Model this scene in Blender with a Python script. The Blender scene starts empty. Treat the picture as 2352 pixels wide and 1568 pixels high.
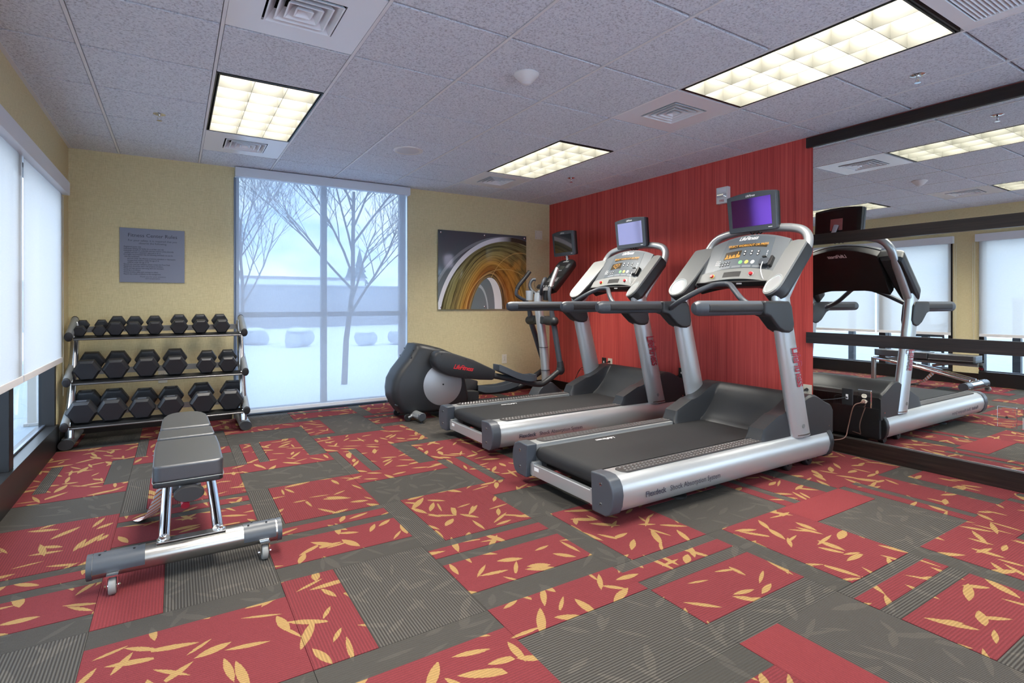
import bpy, bmesh, math, random
from math import sin, cos, pi, radians as R, sqrt
from mathutils import Vector, Matrix
random.seed(7)
SC = bpy.context.scene
COL = SC.collection

# ------------------------------------------------------------------ camera
T = 0.6096                       # two-foot ceiling and carpet module
HC, HZ = 1.12, 2.436             # eye height, ceiling height
cd = bpy.data.cameras.new('camera'); cam = bpy.data.objects.new('camera', cd); COL.objects.link(cam)
cam.location = (0.4213, -3.4892, HC); cam.rotation_euler = (pi/2, 0, -0.5589)
cd.sensor_fit = 'HORIZONTAL'; cd.sensor_width = 36; cd.lens = 1235.387/2352*36
cd.shift_y = -(784-695.706)/2352; cd.clip_start = 0.05; cd.clip_end = 300
SC.camera = cam

# ------------------------------------------------------------------ exposure and sky
SC.view_settings.view_transform = 'Standard'; SC.view_settings.look = 'None'
SC.view_settings.gamma = 1; SC.view_settings.use_curve_mapping = False
SC.view_settings.exposure = 1.15
SKY = 2.6                        # daylight outside
LAMP = 27.0                      # ceiling fixtures
W = bpy.data.worlds.new('sky'); SC.world = W; W.use_nodes = True
nt = W.node_tree; nt.nodes.clear()
def wn(t, **k):
    n = nt.nodes.new(t)
    for a, b in k.items(): setattr(n, a, b)
    return n
wo = wn('ShaderNodeOutputWorld'); wb = wn('ShaderNodeBackground'); tc = wn('ShaderNodeTexCoord')
mp = wn('ShaderNodeMapping'); mp.inputs['Scale'].default_value = (1, 1, 2.4)
no = wn('ShaderNodeTexNoise'); no.inputs['Scale'].default_value = 2.6; no.inputs['Detail'].default_value = 4; no.inputs['Roughness'].default_value = .6
rp = wn('ShaderNodeValToRGB'); rp.color_ramp.elements[0].position = .36; rp.color_ramp.elements[0].color = (.36, .62, 1, 1)
rp.color_ramp.elements[1].position = .56; rp.color_ramp.elements[1].color = (.88, .94, 1, 1)
wb.inputs['Strength'].default_value = SKY
nt.links.new(tc.outputs['Generated'], mp.inputs['Vector']); nt.links.new(mp.outputs[0], no.inputs['Vector'])
nt.links.new(no.outputs[0], rp.inputs[0]); nt.links.new(rp.outputs[0], wb.inputs['Color']); nt.links.new(wb.outputs[0], wo.inputs[0])

W.cycles.sampling_method = 'MANUAL'; W.cycles.sample_map_resolution = 256
SC.cycles.max_bounces = 7; SC.cycles.diffuse_bounces = 4; SC.cycles.glossy_bounces = 3; SC.cycles.caustics_refractive = False
SC.cycles.adaptive_threshold = 0.05; SC.cycles.use_light_tree = False

# ------------------------------------------------------------------ node materials
class G:
    """small node-graph builder"""
    def __init__(s, name):
        s.m = bpy.data.materials.new(name); s.m.use_nodes = True; s.nt = s.m.node_tree; s.nt.nodes.clear()
        s.out = s.nt.nodes.new('ShaderNodeOutputMaterial')
    def n(s, t, ins=None, **k):
        n = s.nt.nodes.new(t)
        for a, b in k.items(): setattr(n, a, b)
        for a, b in (ins or {}).items():
            if hasattr(b, 'is_output') : s.nt.links.new(b, n.inputs[a])
            else: n.inputs[a].default_value = b
        return n
    def math(s, op, a, b=0.0, c=None):
        d = {0: a, 1: b}
        if c is not None: d[2] = c
        return s.n('ShaderNodeMath', d, operation=op).outputs[0]
    def mix(s, f, a, b, bt='MIX'):
        n = s.nt.nodes.new('ShaderNodeMix'); n.data_type = 'RGBA'; n.blend_type = bt
        for k, v in ((0, f), (6, a), (7, b)):
            if hasattr(v, 'is_output'): s.nt.links.new(v, n.inputs[k])
            else: n.inputs[k].default_value = v if k == 0 else (tuple(v) + (1,))[:4]
        return n.outputs[2]
    def ramp(s, f, stops, interp='LINEAR'):
        n = s.nt.nodes.new('ShaderNodeValToRGB'); cr = n.color_ramp; cr.interpolation = interp
        while len(cr.elements) < len(stops): cr.elements.new(.5)
        for e, (p, c) in zip(cr.elements, stops): e.position = p; e.color = (tuple(c) + (1,))[:4]
        s.nt.links.new(f, n.inputs[0]); return n.outputs[0]
    def pos(s, scale=(1, 1, 1), kind='pos'):
        v = s.n('ShaderNodeNewGeometry').outputs['Position'] if kind == 'pos' else s.n('ShaderNodeTexCoord').outputs['Object']
        return s.n('ShaderNodeMapping', {'Vector': v, 'Scale': scale}).outputs[0]
    def noise(s, vec, scale, detail=3, rough=.5):
        return s.n('ShaderNodeTexNoise', {'Vector': vec, 'Scale': scale, 'Detail': detail, 'Roughness': rough}).outputs[0]
    def bump(s, h, strength, dist=.002):
        return s.n('ShaderNodeBump', {'Height': h, 'Strength': strength, 'Distance': dist}).outputs[0]
    def bsdf(s, col, rough=.5, metal=0, normal=None, spec=.5, coat=0, emit=None, estr=0):
        d = {'Base Color': col if hasattr(col, 'is_output') else (tuple(col) + (1,))[:4], 'Roughness': rough, 'Metallic': metal, 'Specular IOR Level': spec, 'Coat Weight': coat}
        if normal: d['Normal'] = normal
        if emit: d['Emission Color'] = tuple(emit) + (1,); d['Emission Strength'] = estr
        b = s.n('ShaderNodeBsdfPrincipled', d); s.nt.links.new(b.outputs[0], s.out.inputs[0]); return s.m

def plain(name, col, rough=.5, metal=0, grain=0, gs=300, spec=.5, coat=0, var=0):
    g = G(name); v = g.pos(kind='obj'); nrm = None; c = col
    if grain: nrm = g.bump(g.noise(v, gs, 2), grain, .001)
    if var:
        f = g.noise(v, 9, 3); c = g.mix(f, tuple(x*(1-var) for x in col), tuple(min(1, x*(1+var)) for x in col))
    return g.bsdf(c, rough, metal, nrm, spec, coat)

M = {}
M['silver'] = plain('silver_paint', (.50, .52, .53), .34, .62, .05, 900)
M['silver_lt'] = plain('console_silver', (.225, .232, .23), .48, .35, .04, 900)
M['chrome'] = plain('chrome', (.78, .79, .8), .09, 1)
M['steel'] = plain('brushed_steel', (.40, .395, .38), .27, .95, .05, 600)
M['greypaint'] = plain('rack_grey', (.27, .285, .29), .42, .35, .06, 800)
M['plastic'] = plain('charcoal_plastic', (.022, .024, .027), .44, 0, .10, 700, spec=.45)
M['plastic_lt'] = plain('slate_plastic', (.055, .064, .078), .40, 0, .08, 700)
M['panel'] = plain('console_grey', (.15, .165, .18), .38, .25, .04, 700)
M['black'] = plain('black_plastic', (.014, .014, .015), .45, 0, .08, 600)
M['rubber'] = plain('black_rubber', (.022, .022, .024), .55, 0, .15, 500)
M['hexrub'] = plain('hex_rubber', (.017, .018, .021), .46, 0, .12, 400, var=.15)
M['belt'] = plain('running_belt', (.014, .0145, .016), .62, 0, .45, 900, spec=.35, var=.2)
M['pad'] = plain('foot_pad', (.035, .032, .032), .5, 0, .2, 500)
M['vinyl'] = plain('black_vinyl', (.042, .046, .054), .34, 0, .22, 380, spec=1.0)
M['white'] = plain('white_print', (.82, .83, .84), .5)
M['ivory'] = plain('ivory_plastic', (.72, .68, .56), .4)
M['whitep'] = plain('white_plastic', (.74, .74, .74), .42)
M['red'] = plain('red_print', (.62, .02, .03), .45)
M['dkred'] = plain('dark_red_print', (.30, .012, .03), .45)
M['redbtn'] = plain('red_button', (.55, .02, .03), .3)
M['green'] = plain('green_button', (.2, .62, .2), .4)
M['yellow'] = plain('yellow_button', (.7, .58, .12), .4)
M['ink'] = plain('dark_ink', (.03, .03, .05), .6)
M['blackmetal'] = plain('black_metal', (.014, .013, .012), .35, .2)
M['tag'] = None
def amber():
    g = G('amber_led'); return g.bsdf((.35, .16, .02), .5, 0, emit=(1, .5, .08), estr=.28)
M['amber'] = amber(); M['amber'].cycles.emission_sampling = 'NONE'
M['leds'] = plain('led_window', (.05, .035, .02), .25)
M['metalw'] = plain('white_enamel', (.84, .87, .92), .24, 0, .03, 40)
M['gridbar'] = plain('grid_white', (.78, .80, .84), .45)
M['griddark'] = plain('grid_shadow_black', (.05, .05, .05), .6)
M['duct'] = plain('duct_dark', (.03, .03, .03), .7)

def ceiling_mat():
    g = G('fissured_tile'); v = g.pos()
    a = g.noise(v, 95, 4, .62); b = g.noise(v, 34, 3, .6)
    h = g.math('ADD', a, g.math('MULTIPLY', b, .5))
    pit = g.ramp(a, [(.34, (.49, .53, .60)), (.47, (.75, .81, .91)), (.62, (.84, .90, .98))])
    return g.bsdf(pit, .9, 0, g.bump(h, .9, .010), .2)
M['tile'] = ceiling_mat()

def tan_mat():
    g = G('tan_woven_wallpaper')
    v1 = g.pos((26, 26, 420)); v2 = g.pos((420, 420, 26))
    a = g.noise(v1, 1, 3); b = g.noise(v2, 1, 3); f = g.math('MULTIPLY_ADD', a, .5, g.math('MULTIPLY', b, .5))
    c = g.ramp(f, [(.34, (.56, .475, .265)), (.52, (.67, .575, .335)), (.7, (.75, .655, .405))])
    return g.bsdf(c, .75, 0, g.bump(f, .35, .002), .3)
M['tan'] = tan_mat()
def redwall_mat():
    g = G('red_streaked_wallpaper')
    a = g.noise(g.pos((1, 150, 1.2)), 1, 4, .6); b = g.noise(g.pos((1, 26, .5)), 1, 2)
    f = g.math('MULTIPLY_ADD', a, .75, g.math('MULTIPLY', b, .3))
    c = g.ramp(f, [(.34, (.34, .034, .034)), (.46, (.54, .064, .058)), (.56, (.64, .088, .076)), (.72, (.72, .135, .11))])
    return g.bsdf(c, .55, 0, g.bump(f, .3, .002), .35)
M['redwall'] = redwall_mat()
def wood_mat(sc):
    g = G('dark_espresso_wood'); f = g.noise(g.pos(sc), 1, 5, .65)
    c = g.ramp(f, [(.35, (.006, .004, .0035)), (.55, (.016, .010, .008)), (.75, (.035, .020, .016))])
    return g.bsdf(c, .32, 0, g.bump(f, .25, .001), .5)
M['wood'] = wood_mat((90, 3, 90))
M['basewood'] = wood_mat((3, 90, 90))
def mirror_mat():
    g = G('mirror_glass'); v = g.pos()
    return g.bsdf((.86, .89, .88), .0, 1)
M['mirror'] = mirror_mat()
def glass_mat():
    g = G('window_glass')
    t = g.n('ShaderNodeBsdfTransparent', {'Color': (.93, .97, 1, 1)}); gl = g.n('ShaderNodeBsdfGlossy', {'Roughness': .02})
    fr = g.math('MULTIPLY_ADD', g.math('POWER', g.n('ShaderNodeLayerWeight', {'Blend': .5}).outputs['Facing'], 5.0), .45, .02)
    mx = g.n('ShaderNodeMixShader', {0: fr, 1: t.outputs[0], 2: gl.outputs[0]})
    g.nt.links.new(mx.outputs[0], g.out.inputs[0]); return g.m
M['glass'] = glass_mat()
def blind_mat(name, see, tint, weave, refl):
    g = G(name); v = g.pos((1, 1, 1))
    wv = g.noise(g.pos((30, 30, 700)), 1, 2); wh = g.noise(g.pos((700, 700, 30)), 1, 2)
    f = g.math('ADD', g.math('MULTIPLY', wv, .5), g.math('MULTIPLY', wh, .5))
    c = g.ramp(f, [(.3, tuple(x*.9 for x in weave)), (.7, weave)])
    tr = g.n('ShaderNodeBsdfTransparent', {'Color': tuple(tint) + (1,)})
    tl = g.n('ShaderNodeBsdfTranslucent', {'Color': c}); df = g.n('ShaderNodeBsdfDiffuse', {'Color': c})
    m1 = g.n('ShaderNodeMixShader', {0: refl, 1: tl.outputs[0], 2: df.outputs[0]})
    m2 = g.n('ShaderNodeMixShader', {0: see, 1: m1.outputs[0], 2: tr.outputs[0]})
    g.nt.links.new(m2.outputs[0], g.out.inputs[0]); return g.m
M['sheer'] = blind_mat('sheer_screen_fabric', .17, (.84, .94, 1), (.42, .475, .56), .78)
M['shade'] = blind_mat('dense_screen_fabric', .03, (1, 1, 1), (.60, .575, .55), .45)

# ---- carpet
def leaf_mask(g, scale, off, dens):
    v = g.n('ShaderNodeMapping', {'Vector': g.n('ShaderNodeNewGeometry').outputs['Position'], 'Scale': (scale, scale, 0), 'Location': off}).outputs[0]
    vo = g.n('ShaderNodeTexVoronoi', {'Vector': v, 'Scale': 1.0, 'Randomness': .85}, voronoi_dimensions='2D')
    d = g.n('ShaderNodeVectorMath', {0: v, 1: vo.outputs['Position']}, operation='SUBTRACT').outputs[0]
    sx = g.n('ShaderNodeSeparateXYZ', {0: d}); sc = g.n('ShaderNodeSeparateColor', {0: vo.outputs['Color']})
    x, y = sx.outputs[0], sx.outputs[1]; r, gg, b = sc.outputs[0], sc.outputs[1], sc.outputs[2]
    ang = g.math('MULTIPLY', r, pi*2)
    ca, sa = g.math('COSINE', ang), g.math('SINE', ang)
    u = g.math('ADD', g.math('MULTIPLY', x, ca), g.math('MULTIPLY', y, sa))
    w = g.math('SUBTRACT', g.math('MULTIPLY', y, ca), g.math('MULTIPLY', x, sa))
    L = g.math('MULTIPLY_ADD', gg, .24, .24); q = g.math('DIVIDE', u, L)
    wid = g.math('MULTIPLY_ADD', b, .060, .042)
    lim = g.math('MULTIPLY', wid, g.math('SUBTRACT', 1.0, g.math('MULTIPLY', q, q)))
    wob = g.math('MULTIPLY', g.math('SUBTRACT', g.noise(v, 26, 1), .5), .03)
    inside = g.math('LESS_THAN', g.math('ADD', g.math('ABSOLUTE', w), wob), lim)
    return g.math('MULTIPLY', inside, g.math('GREATER_THAN', g.math('FRACT', g.math('MULTIPLY', gg, 7.3)), 1-dens))
def carpet_mat(name, base, ribdir, ribamt, leafcol, leafamt):
    g = G(name)
    fine = g.noise(g.pos(), 420, 2, .6); med = g.noise(g.pos((1, 1, 1)), 40, 3)
    c = g.mix(fine, tuple(x*.62 for x in base), tuple(x*1.38 for x in base))
    sp = g.n('ShaderNodeSeparateXYZ', {0: g.n('ShaderNodeNewGeometry').outputs['Position']})
    rib = g.math('MULTIPLY_ADD', g.math('SINE', g.math('MULTIPLY', sp.outputs[ribdir], 620.0)), .5, .5)
    if leafamt:
        m = None
        for sc, off, dn in ((5.6, (3.1, 7.7, 0), .86), (6.6, (11.3, 2.9, 0), .78), (5.0, (23.7, 15.1, 0), .68)):
            k = leaf_mask(g, sc, off, dn); m = k if m is None else g.math('MAXIMUM', m, k)
        lc = g.mix(fine, tuple(x*.68 for x in leafcol), tuple(min(1, x*1.25) for x in leafcol))
        c = g.mix(g.math('MULTIPLY', m, leafamt), c, lc)
    c = g.mix(g.math('MULTIPLY', rib, ribamt), c, (.012, .010, .010))
    h = g.math('ADD', g.math('MULTIPLY', fine, .8), g.math('MULTIPLY', rib, .6))
    return g.bsdf(c, .95, 0, g.bump(h, .7, .004), .1)
RED, BRN, GOLD = (.172, .033, .038), (.058, .054, .048), (.345, .215, .085)
M['c_red'] = carpet_mat('carpet_red_leaf', RED, 1, .22, GOLD, 1.0)
M['c_redrib'] = carpet_mat('carpet_red_ribbed', RED, 0, .30, GOLD, 1.0)
M['c_redplain'] = carpet_mat('carpet_red_plain', (.20, .036, .040), 0, .22, GOLD, 0)
M['c_brn'] = carpet_mat('carpet_brown_loop', BRN, 1, .12, (.13, .115, .10), .22)
M['c_brnx'] = carpet_mat('carpet_brown_ribbed', (.092, .085, .076), 0, .72, (.17, .15, .125), .35)
M['c_brny'] = carpet_mat('carpet_brown_cross_ribbed', (.092, .085, .076), 1, .72, (.17, .15, .125), .35)

# ------------------------------------------------------------------ mesh builder
def cat(pts, n=8, closed=False):
    P = [Vector(p) for p in pts]; out = []; N = len(P); rng = N if closed else N-1
    for i in range(rng):
        a = P[(i-1) % N] if closed or i > 0 else P[0]*2-P[1]; b = P[i]; c = P[(i+1) % N]
        d = P[(i+2) % N] if closed or i+2 < N else P[-1]*2-P[-2]
        for k in range(n):
            t = k/n
            out.append(.5*((2*b)+(c-a)*t+(2*a-5*b+4*c-d)*t*t+(3*b-a-3*c+d)*t**3))
    if not closed: out.append(P[-1])
    return out
def frames(path):
    P = [Vector(p) for p in path]; n = len(P); res = []; up = None
    for i in range(n):
        t = (P[min(i+1, n-1)]-P[max(i-1, 0)])
        t = t.normalized() if t.length > 1e-9 else Vector((0, 0, 1))
        if up is None:
            up = Vector((0, 0, 1)) if abs(t.z) < .9 else Vector((1, 0, 0))
        a = (up - t*up.dot(t)).normalized(); b = t.cross(a); up = a; res.append((P[i], a, b))
    return res
class MB:
    def __init__(s): s.v = []; s.f = []; s.mi = []
    def add(s, vs, fs, mi=0):
        o = len(s.v); s.v += [tuple(v) for v in vs]; s.f += [tuple(i+o for i in f) for f in fs]; s.mi += [mi]*len(fs); return s
    def box(s, x0, x1, y0, y1, z0, z1, mi=0):
        return s.add([(x0, y0, z0), (x1, y0, z0), (x1, y1, z0), (x0, y1, z0), (x0, y0, z1), (x1, y0, z1), (x1, y1, z1), (x0, y1, z1)],
                     [(0, 3, 2, 1), (4, 5, 6, 7), (0, 1, 5, 4), (1, 2, 6, 5), (2, 3, 7, 6), (3, 0, 4, 7)], mi)
    def loft(s, rings, closed=False, cap=True, mi=0):
        n = len(rings[0]); vs = [v for r in rings for v in r]; fs = []; m = len(rings)
        for i in range(m if closed else m-1):
            a, b = i*n, ((i+1) % m)*n
            for j in range(n): fs.append((a+j, a+(j+1) % n, b+(j+1) % n, b+j))
        if cap and not closed: fs += [tuple(range(n))[::-1], tuple((m-1)*n+k for k in range(n))]
        return s.add(vs, fs, mi)
    def tube(s, path, r, n=12, rb=None, cap=True, mi=0):
        fr = frames(path); rings = []
        for i, (p, a, b) in enumerate(fr):
            ra = r[i] if isinstance(r, (list, tuple)) else r; r2 = ra if rb is None else rb*(ra/(r if not isinstance(r, (list, tuple)) else r[0]))
            rings.append([p+a*(ra*cos(2*pi*k/n))+b*(r2*sin(2*pi*k/n)) for k in range(n)])
        return s.loft(rings, cap=cap, mi=mi)
    def cyl(s, p0, p1, r, n=16, r1=None, mi=0):
        return s.tube([p0, p1], [r, r if r1 is None else r1], n, mi=mi)
    def prism(s, poly, ax, a0, a1, mi=0):
        mk = {'x': lambda p, t: (t, p[0], p[1]), 'y': lambda p, t: (p[0], t, p[1]), 'z': lambda p, t: (p[0], p[1], t)}[ax]
        n = len(poly); vs = [mk(p, a0) for p in poly]+[mk(p, a1) for p in poly]
        fs = [tuple(range(n)), tuple(range(2*n-1, n-1, -1))]+[(i, i+n, (i+1) % n+n, (i+1) % n) for i in range(n)]
        return s.add(vs, fs, mi)
    def lathe(s, prof, o=(0, 0, 0), n=24, ax='z', mi=0):
        rings = []
        for r, h in prof:
            ring = []
            for k in range(n):
                c_, s_ = r*cos(2*pi*k/n), r*sin(2*pi*k/n)
                ring.append({'z': (o[0]+c_, o[1]+s_, o[2]+h), 'y': (o[0]+c_, o[1]+h, o[2]+s_), 'x': (o[0]+h, o[1]+c_, o[2]+s_)}[ax])
            rings.append(ring)
        return s.loft(rings, mi=mi)
    def ball(s, o, rx, ry=None, rz=None, n=14, m=8, mi=0):
        ry = ry or rx; rz = rz or rx; rings = []
        for i in range(m+1):
            a = -pi/2+pi*i/m; a = max(-pi/2+.05, min(pi/2-.05, a))
            rings.append([(o[0]+rx*cos(a)*cos(2*pi*k/n), o[1]+ry*cos(a)*sin(2*pi*k/n), o[2]+rz*sin(a)) for k in range(n)])
        return s.loft(rings, mi=mi)
    def xf(s, mat, start=0):
        for i in range(start, len(s.v)): s.v[i] = tuple(mat @ Vector(s.v[i]))
        return s
    def mesh(s, name, mats, bev=0, seg=2, smooth=True, ang=38):
        me = bpy.data.meshes.new(name); me.from_pydata(s.v, [], s.f)
        for m in (mats if isinstance(mats, (list, tuple)) else [mats]): me.materials.append(m)
        if any(s.mi): me.polygons.foreach_set('material_index', s.mi)
        bm = bmesh.new(); bm.from_mesh(me)
        bmesh.ops.recalc_face_normals(bm, faces=bm.faces[:])
        if bev:
            ed = [e for e in bm.edges if len(e.link_faces) == 2 and e.calc_face_angle(0) > .5]
            bmesh.ops.bevel(bm, geom=ed, offset=bev, segments=seg, profile=.6, affect='EDGES', clamp_overlap=True)
        bm.to_mesh(me); bm.free()
        if smooth: me.shade_smooth(); me.set_sharp_from_angle(angle=R(ang))
        return me
    def obj(s, name, mats, parent=None, **k):
        o = link(name, s.mesh(name, mats, **k), parent)
        if k.get('bev') and k.get('smooth', True): w = o.modifiers.new('even_normals', 'WEIGHTED_NORMAL'); w.keep_sharp = True
        return o
def link(name, me, parent=None, mw=None):
    o = bpy.data.objects.new(name, me); COL.objects.link(o)
    if parent: o.parent = parent
    if mw is not None: o.matrix_local = mw
    return o
def tag(o, label=None, category=None, group=None, kind=None):
    if label: o['label'] = label
    if category: o['category'] = category
    if group: o['group'] = group
    if kind: o['kind'] = kind
    return o
def thing(name, label, category, loc=(0, 0, 0), rz=0, group=None):
    o = bpy.data.objects.new(name, None); COL.objects.link(o); o.empty_display_size = .1
    o.location = loc; o.rotation_euler = (0, 0, rz); return tag(o, label, category, group)
def dup(o, parent=None):
    c = o.copy(); COL.objects.link(c)
    if parent: c.parent = parent
    for ch in list(o.children): dup(ch, c)
    return c
def bx(name, m, parent, x0, x1, y0, y1, z0, z1, bev=0, **k):
    return MB().box(x0, x1, y0, y1, z0, z1).obj(name, m, parent, bev=bev, **k)
def rrect(w, h, r, n=5):
    out = []
    for cx, cy, a0 in ((w/2-r, h/2-r, 0), (-w/2+r, h/2-r, pi/2), (-w/2+r, -h/2+r, pi), (w/2-r, -h/2+r, 1.5*pi)):
        out += [(cx+r*cos(a0+pi/2*k/n), cy+r*sin(a0+pi/2*k/n)) for k in range(n+1)]
    return out
def axes(o, xa, ya):
    """matrix with local x along xa, local y along ya"""
    x = Vector(xa).normalized(); y = Vector(ya); y = (y-x*y.dot(x)).normalized(); z = x.cross(y)
    m = Matrix((x, y, z)).transposed().to_4x4(); m.translation = Vector(o); return m

# lettering is turned into mesh once, before the scene fills up
_tx = {}
def text(s, size=1, shear=0, ax='CENTER', spacing=1.0, lines=1.0, bold=0, ext=.0004):
    key = (s, size, shear, ax, spacing, lines, bold)
    if key in _tx: return _tx[key]
    cu = bpy.data.curves.new('lettering', 'FONT'); cu.body = s; cu.size = size; cu.shear = shear; cu.align_x = ax
    cu.space_character = spacing; cu.space_line = lines; cu.offset = bold; cu.resolution_u = 2; cu.extrude = ext
    o = bpy.data.objects.new('lettering', cu); COL.objects.link(o)
    me = bpy.data.meshes.new_from_object(o.evaluated_get(bpy.context.evaluated_depsgraph_get()))
    bpy.data.objects.remove(o); bpy.data.curves.remove(cu); _tx[key] = me; return me
def letter(s, m, parent, mw, name='lettering', **k):
    me = text(s, **k).copy(); me.materials.clear(); me.materials.append(m)
    return link(name, me, parent, mw)
LOGO = dict(size=1.0, shear=.35, spacing=.86, bold=.012)
# prepare lettering
text('LifeFitness', **LOGO)
RULES = "\n".join(["\u2022Registered guests only.", "\u2022Individuals utilizing this facility do so at their own risk.",
 "\u2022Individuals should not undertake exercise routines unless physically", "  qualified and have a physician's approval to do so.",
 "\u2022It is highly recommended that the following individuals not use the", "  exercise equipment:",
 "       -persons under the influence of alcohol, stimulants or depressants", "       -unsupervised children under the age of 16",
 "       -children under the age of 14", "\u2022Should you need any assistance please contact the Front Desk.",
 "\u2022Equipment should be used in the presence of others.", "\u2022Shoes and appropriate exercising attire are necessary.",
 "\u2022Smoking is prohibited.", "\u2022Always practice safety and courtesy to others.", "\u2022Report any unsafe conditions to the management."])
text('Fitness Center Rules', size=1); text('For your safety, it is required that you\nobserve the following:', size=1)
text(RULES, size=1, ax='LEFT', lines=.98, bold=.012); text('Thank you for your attention\nand cooperation.', size=1)
text('Flexdeck', size=1, ax='LEFT', bold=.02); text('Shock Absorption System', size=1, ax='LEFT')
text('SELECT WORKOUT OR PRESS', size=1, bold=.02); text('1 2 3\n4 5 6\n7 8 9', size=1, bold=.02); text('FIRE', size=1)

# ================================================================= the room
XL, XR, YB, YF = -.35, 4.68, 2.37, -5.2
# ---- floor: a slab and 24-inch carpet tiles
fl = bx('floor', plain('floor_backing', (.02, .018, .016), .9), None, XL-.10, XR+.2, YF-.2, YB+.2, -.12, -.006); tag(fl, 'patterned red and brown carpet tile floor', kind='structure')
DES = {  # (u0,u1,material) strips across the tile; 'x' = strips side by side in x, 'y' = from far edge to near edge
 'Qx': ('x', [(0, .335, 'c_redrib'), (.335, 1, 'c_brnx')]), 'Qp': ('x', [(0, .35, 'c_redplain'), (.35, 1, 'c_brnx')]),
 'Qy': ('y', [(0, .335, 'c_red'), (.335, 1, 'c_brn')]), 'Qr': ('y', [(0, .335, 'c_red'), (.335, 1, 'c_brny')]), 'Qs': ('y', [(0, .335, 'c_redplain'), (.335, 1, 'c_brny')]),
 'Sy': ('y', [(0, .10, 'c_brn'), (.10, .245, 'c_red'), (.245, .36, 'c_brn'), (.36, .79, 'c_red'), (.79, 1, 'c_brn')]),
 'Sz': ('y', [(0, .10, 'c_brny'), (.10, .245, 'c_red'), (.245, .36, 'c_brny'), (.36, .79, 'c_red'), (.79, 1, 'c_brny')]),
 'Sx': ('x', [(0, .11, 'c_brnx'), (.11, .24, 'c_red'), (.24, .345, 'c_brnx'), (.345, .79, 'c_red'), (.79, 1, 'c_brn')]),
 'Rx': ('x', [(0, .19, 'c_brnx'), (.19, 1, 'c_redrib')]), 'Rb': ('x', [(0, .19, 'c_brn'), (.19, 1, 'c_red')]), 'Ry': ('y', [(0, .20, 'c_brn'), (.20, 1, 'c_red')])}
SEQ = ['Qx', 'Sy', 'Rx', 'Qy', 'Sx', 'Ry']; SH = {-1: 0, 0: 1, 1: 0, 2: -1, 3: -2, 4: -3, 5: -4, 6: -5, 7: -6}
OVR = {(2, -1): 'Qr', (0, 1): 'Qp', (5, -1): 'Qs', (3, -1): 'Sz', (4, -2): 'Sz', (2, 1): 'Rx', (3, 0): 'Rb', (4, -1): 'Rb', (5, -2): 'Rb', (1, 5): 'Qy', (3, -2): 'Qp'}
CX0, CY0, CT = .170, -1.172, .6075
ctile = {}
def tile_mesh(d, w0, w1, h0, h1):
    key = (d, round(w0, 3), round(w1, 3), round(h0, 3), round(h1, 3))
    if key in ctile: return ctile[key]
    ax, st = DES[d]; mb = MB(); mats = []; g = .0012
    for u0, u1, m in st:
        if m not in mats: mats.append(m)
        if ax == 'x': x0, x1, y0, y1 = max(u0*CT, w0), min(u1*CT, w1), h0, h1
        else: x0, x1, y0, y1 = w0, w1, max(CT-u1*CT, h0), min(CT-u0*CT, h1)
        if x1-x0 < .004 or y1-y0 < .004: continue
        mb.box(x0+g, x1-g*.3, y0+g, y1-g*.3, -.006, 0 if 'brn' in m else .0015, mats.index(m))
    ctile[key] = mb.mesh('carpet_tile', [M[m] for m in mats], smooth=False); return ctile[key]
for c in range(-1, 8):
    for m in range(-7, 7):
        x, y = CX0+c*CT, CY0+(m-1)*CT
        w0, w1, h0, h1 = max(0, XL-x), min(CT, XR-x), max(0, YF-y), min(CT, YB-y)
        if w1-w0 < .02 or h1-h0 < .02: continue
        d = OVR.get((c, m), SEQ[(m-SH[c]) % 6])
        o = link('carpet_tile', tile_mesh(d, w0, w1, h0, h1), fl); o.location = (x, y, 0)

# ---- walls
def wallbox(name, m, boxes, label, mats=None):
    mb = MB()
    for b in boxes: mb.box(*b)
    return tag(mb.obj(name, m, None, smooth=False), label, kind='structure')
WX0, WX1, WZT = .905, 2.668, 2.425          # back window opening
wallbox('wall_back', M['tan'], [(XL-.10, WX0, YB, YB+.2, 0, 2.7), (WX1, XR+.2, YB, YB+.2, 0, 2.7), (WX0, WX1, YB, YB+.2, WZT, 2.7)], 'tan woven wallpaper wall around the tall window')
LW = [(-.36, 1.86), (-2.95, -.65), (-4.7, -3.3)]   # left window openings (y ranges)
ys = [YF-.2]+[v for a, b in sorted(LW) for v in (a, b)]+[YB+.2]
bxs = [(XL-.10, XL, ys[i], ys[i+1], 0, 2.7) for i in range(0, len(ys), 2)]
for a, b in LW: bxs += [(XL-.10, XL, a, b, 2.02, 2.7)]
wallbox('wall_left', M['tan'], bxs, 'tan wallpaper wall with tall windows')
wallbox('wall_right', M['redwall'], [(XR, XR+.2, YF-.2, YB, 0, 2.7)], 'red streaked wallpaper accent wall')
wallbox('wall_front', M['tan'], [(XL-.25, .3, YF-.2, YF, 0, 2.7), (4.0, XR+.2, YF-.2, YF, 0, 2.7), (.3, 4.0, YF-.2, YF, 2.15, 2.7), (.3, 4.0, YF-.2, YF, 0, .2)], 'tan wall behind the viewpoint')
for n, b in (('baseboard_back', (XL, WX0-.02, YB-.014, YB, 0, .105)), ('baseboard_back', (WX1+.01, XR, YB-.014, YB, 0, .105)), ('baseboard_right', (XR-.014, XR, -1.15, YB-.014, 0, .105)),
             ('baseboard_left', (XL, XL+.016, 1.86, YB-.014, 0, .16)), ('baseboard_left', (XL, XL+.016, -.65, -.36, 0, .16)), ('baseboard_front', (XL, XR, YF, YF+.014, 0, .105))):
    tag(bx(n, M['basewood'], None, *b, bev=.003), 'dark espresso wood baseboard', kind='structure')

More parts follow.
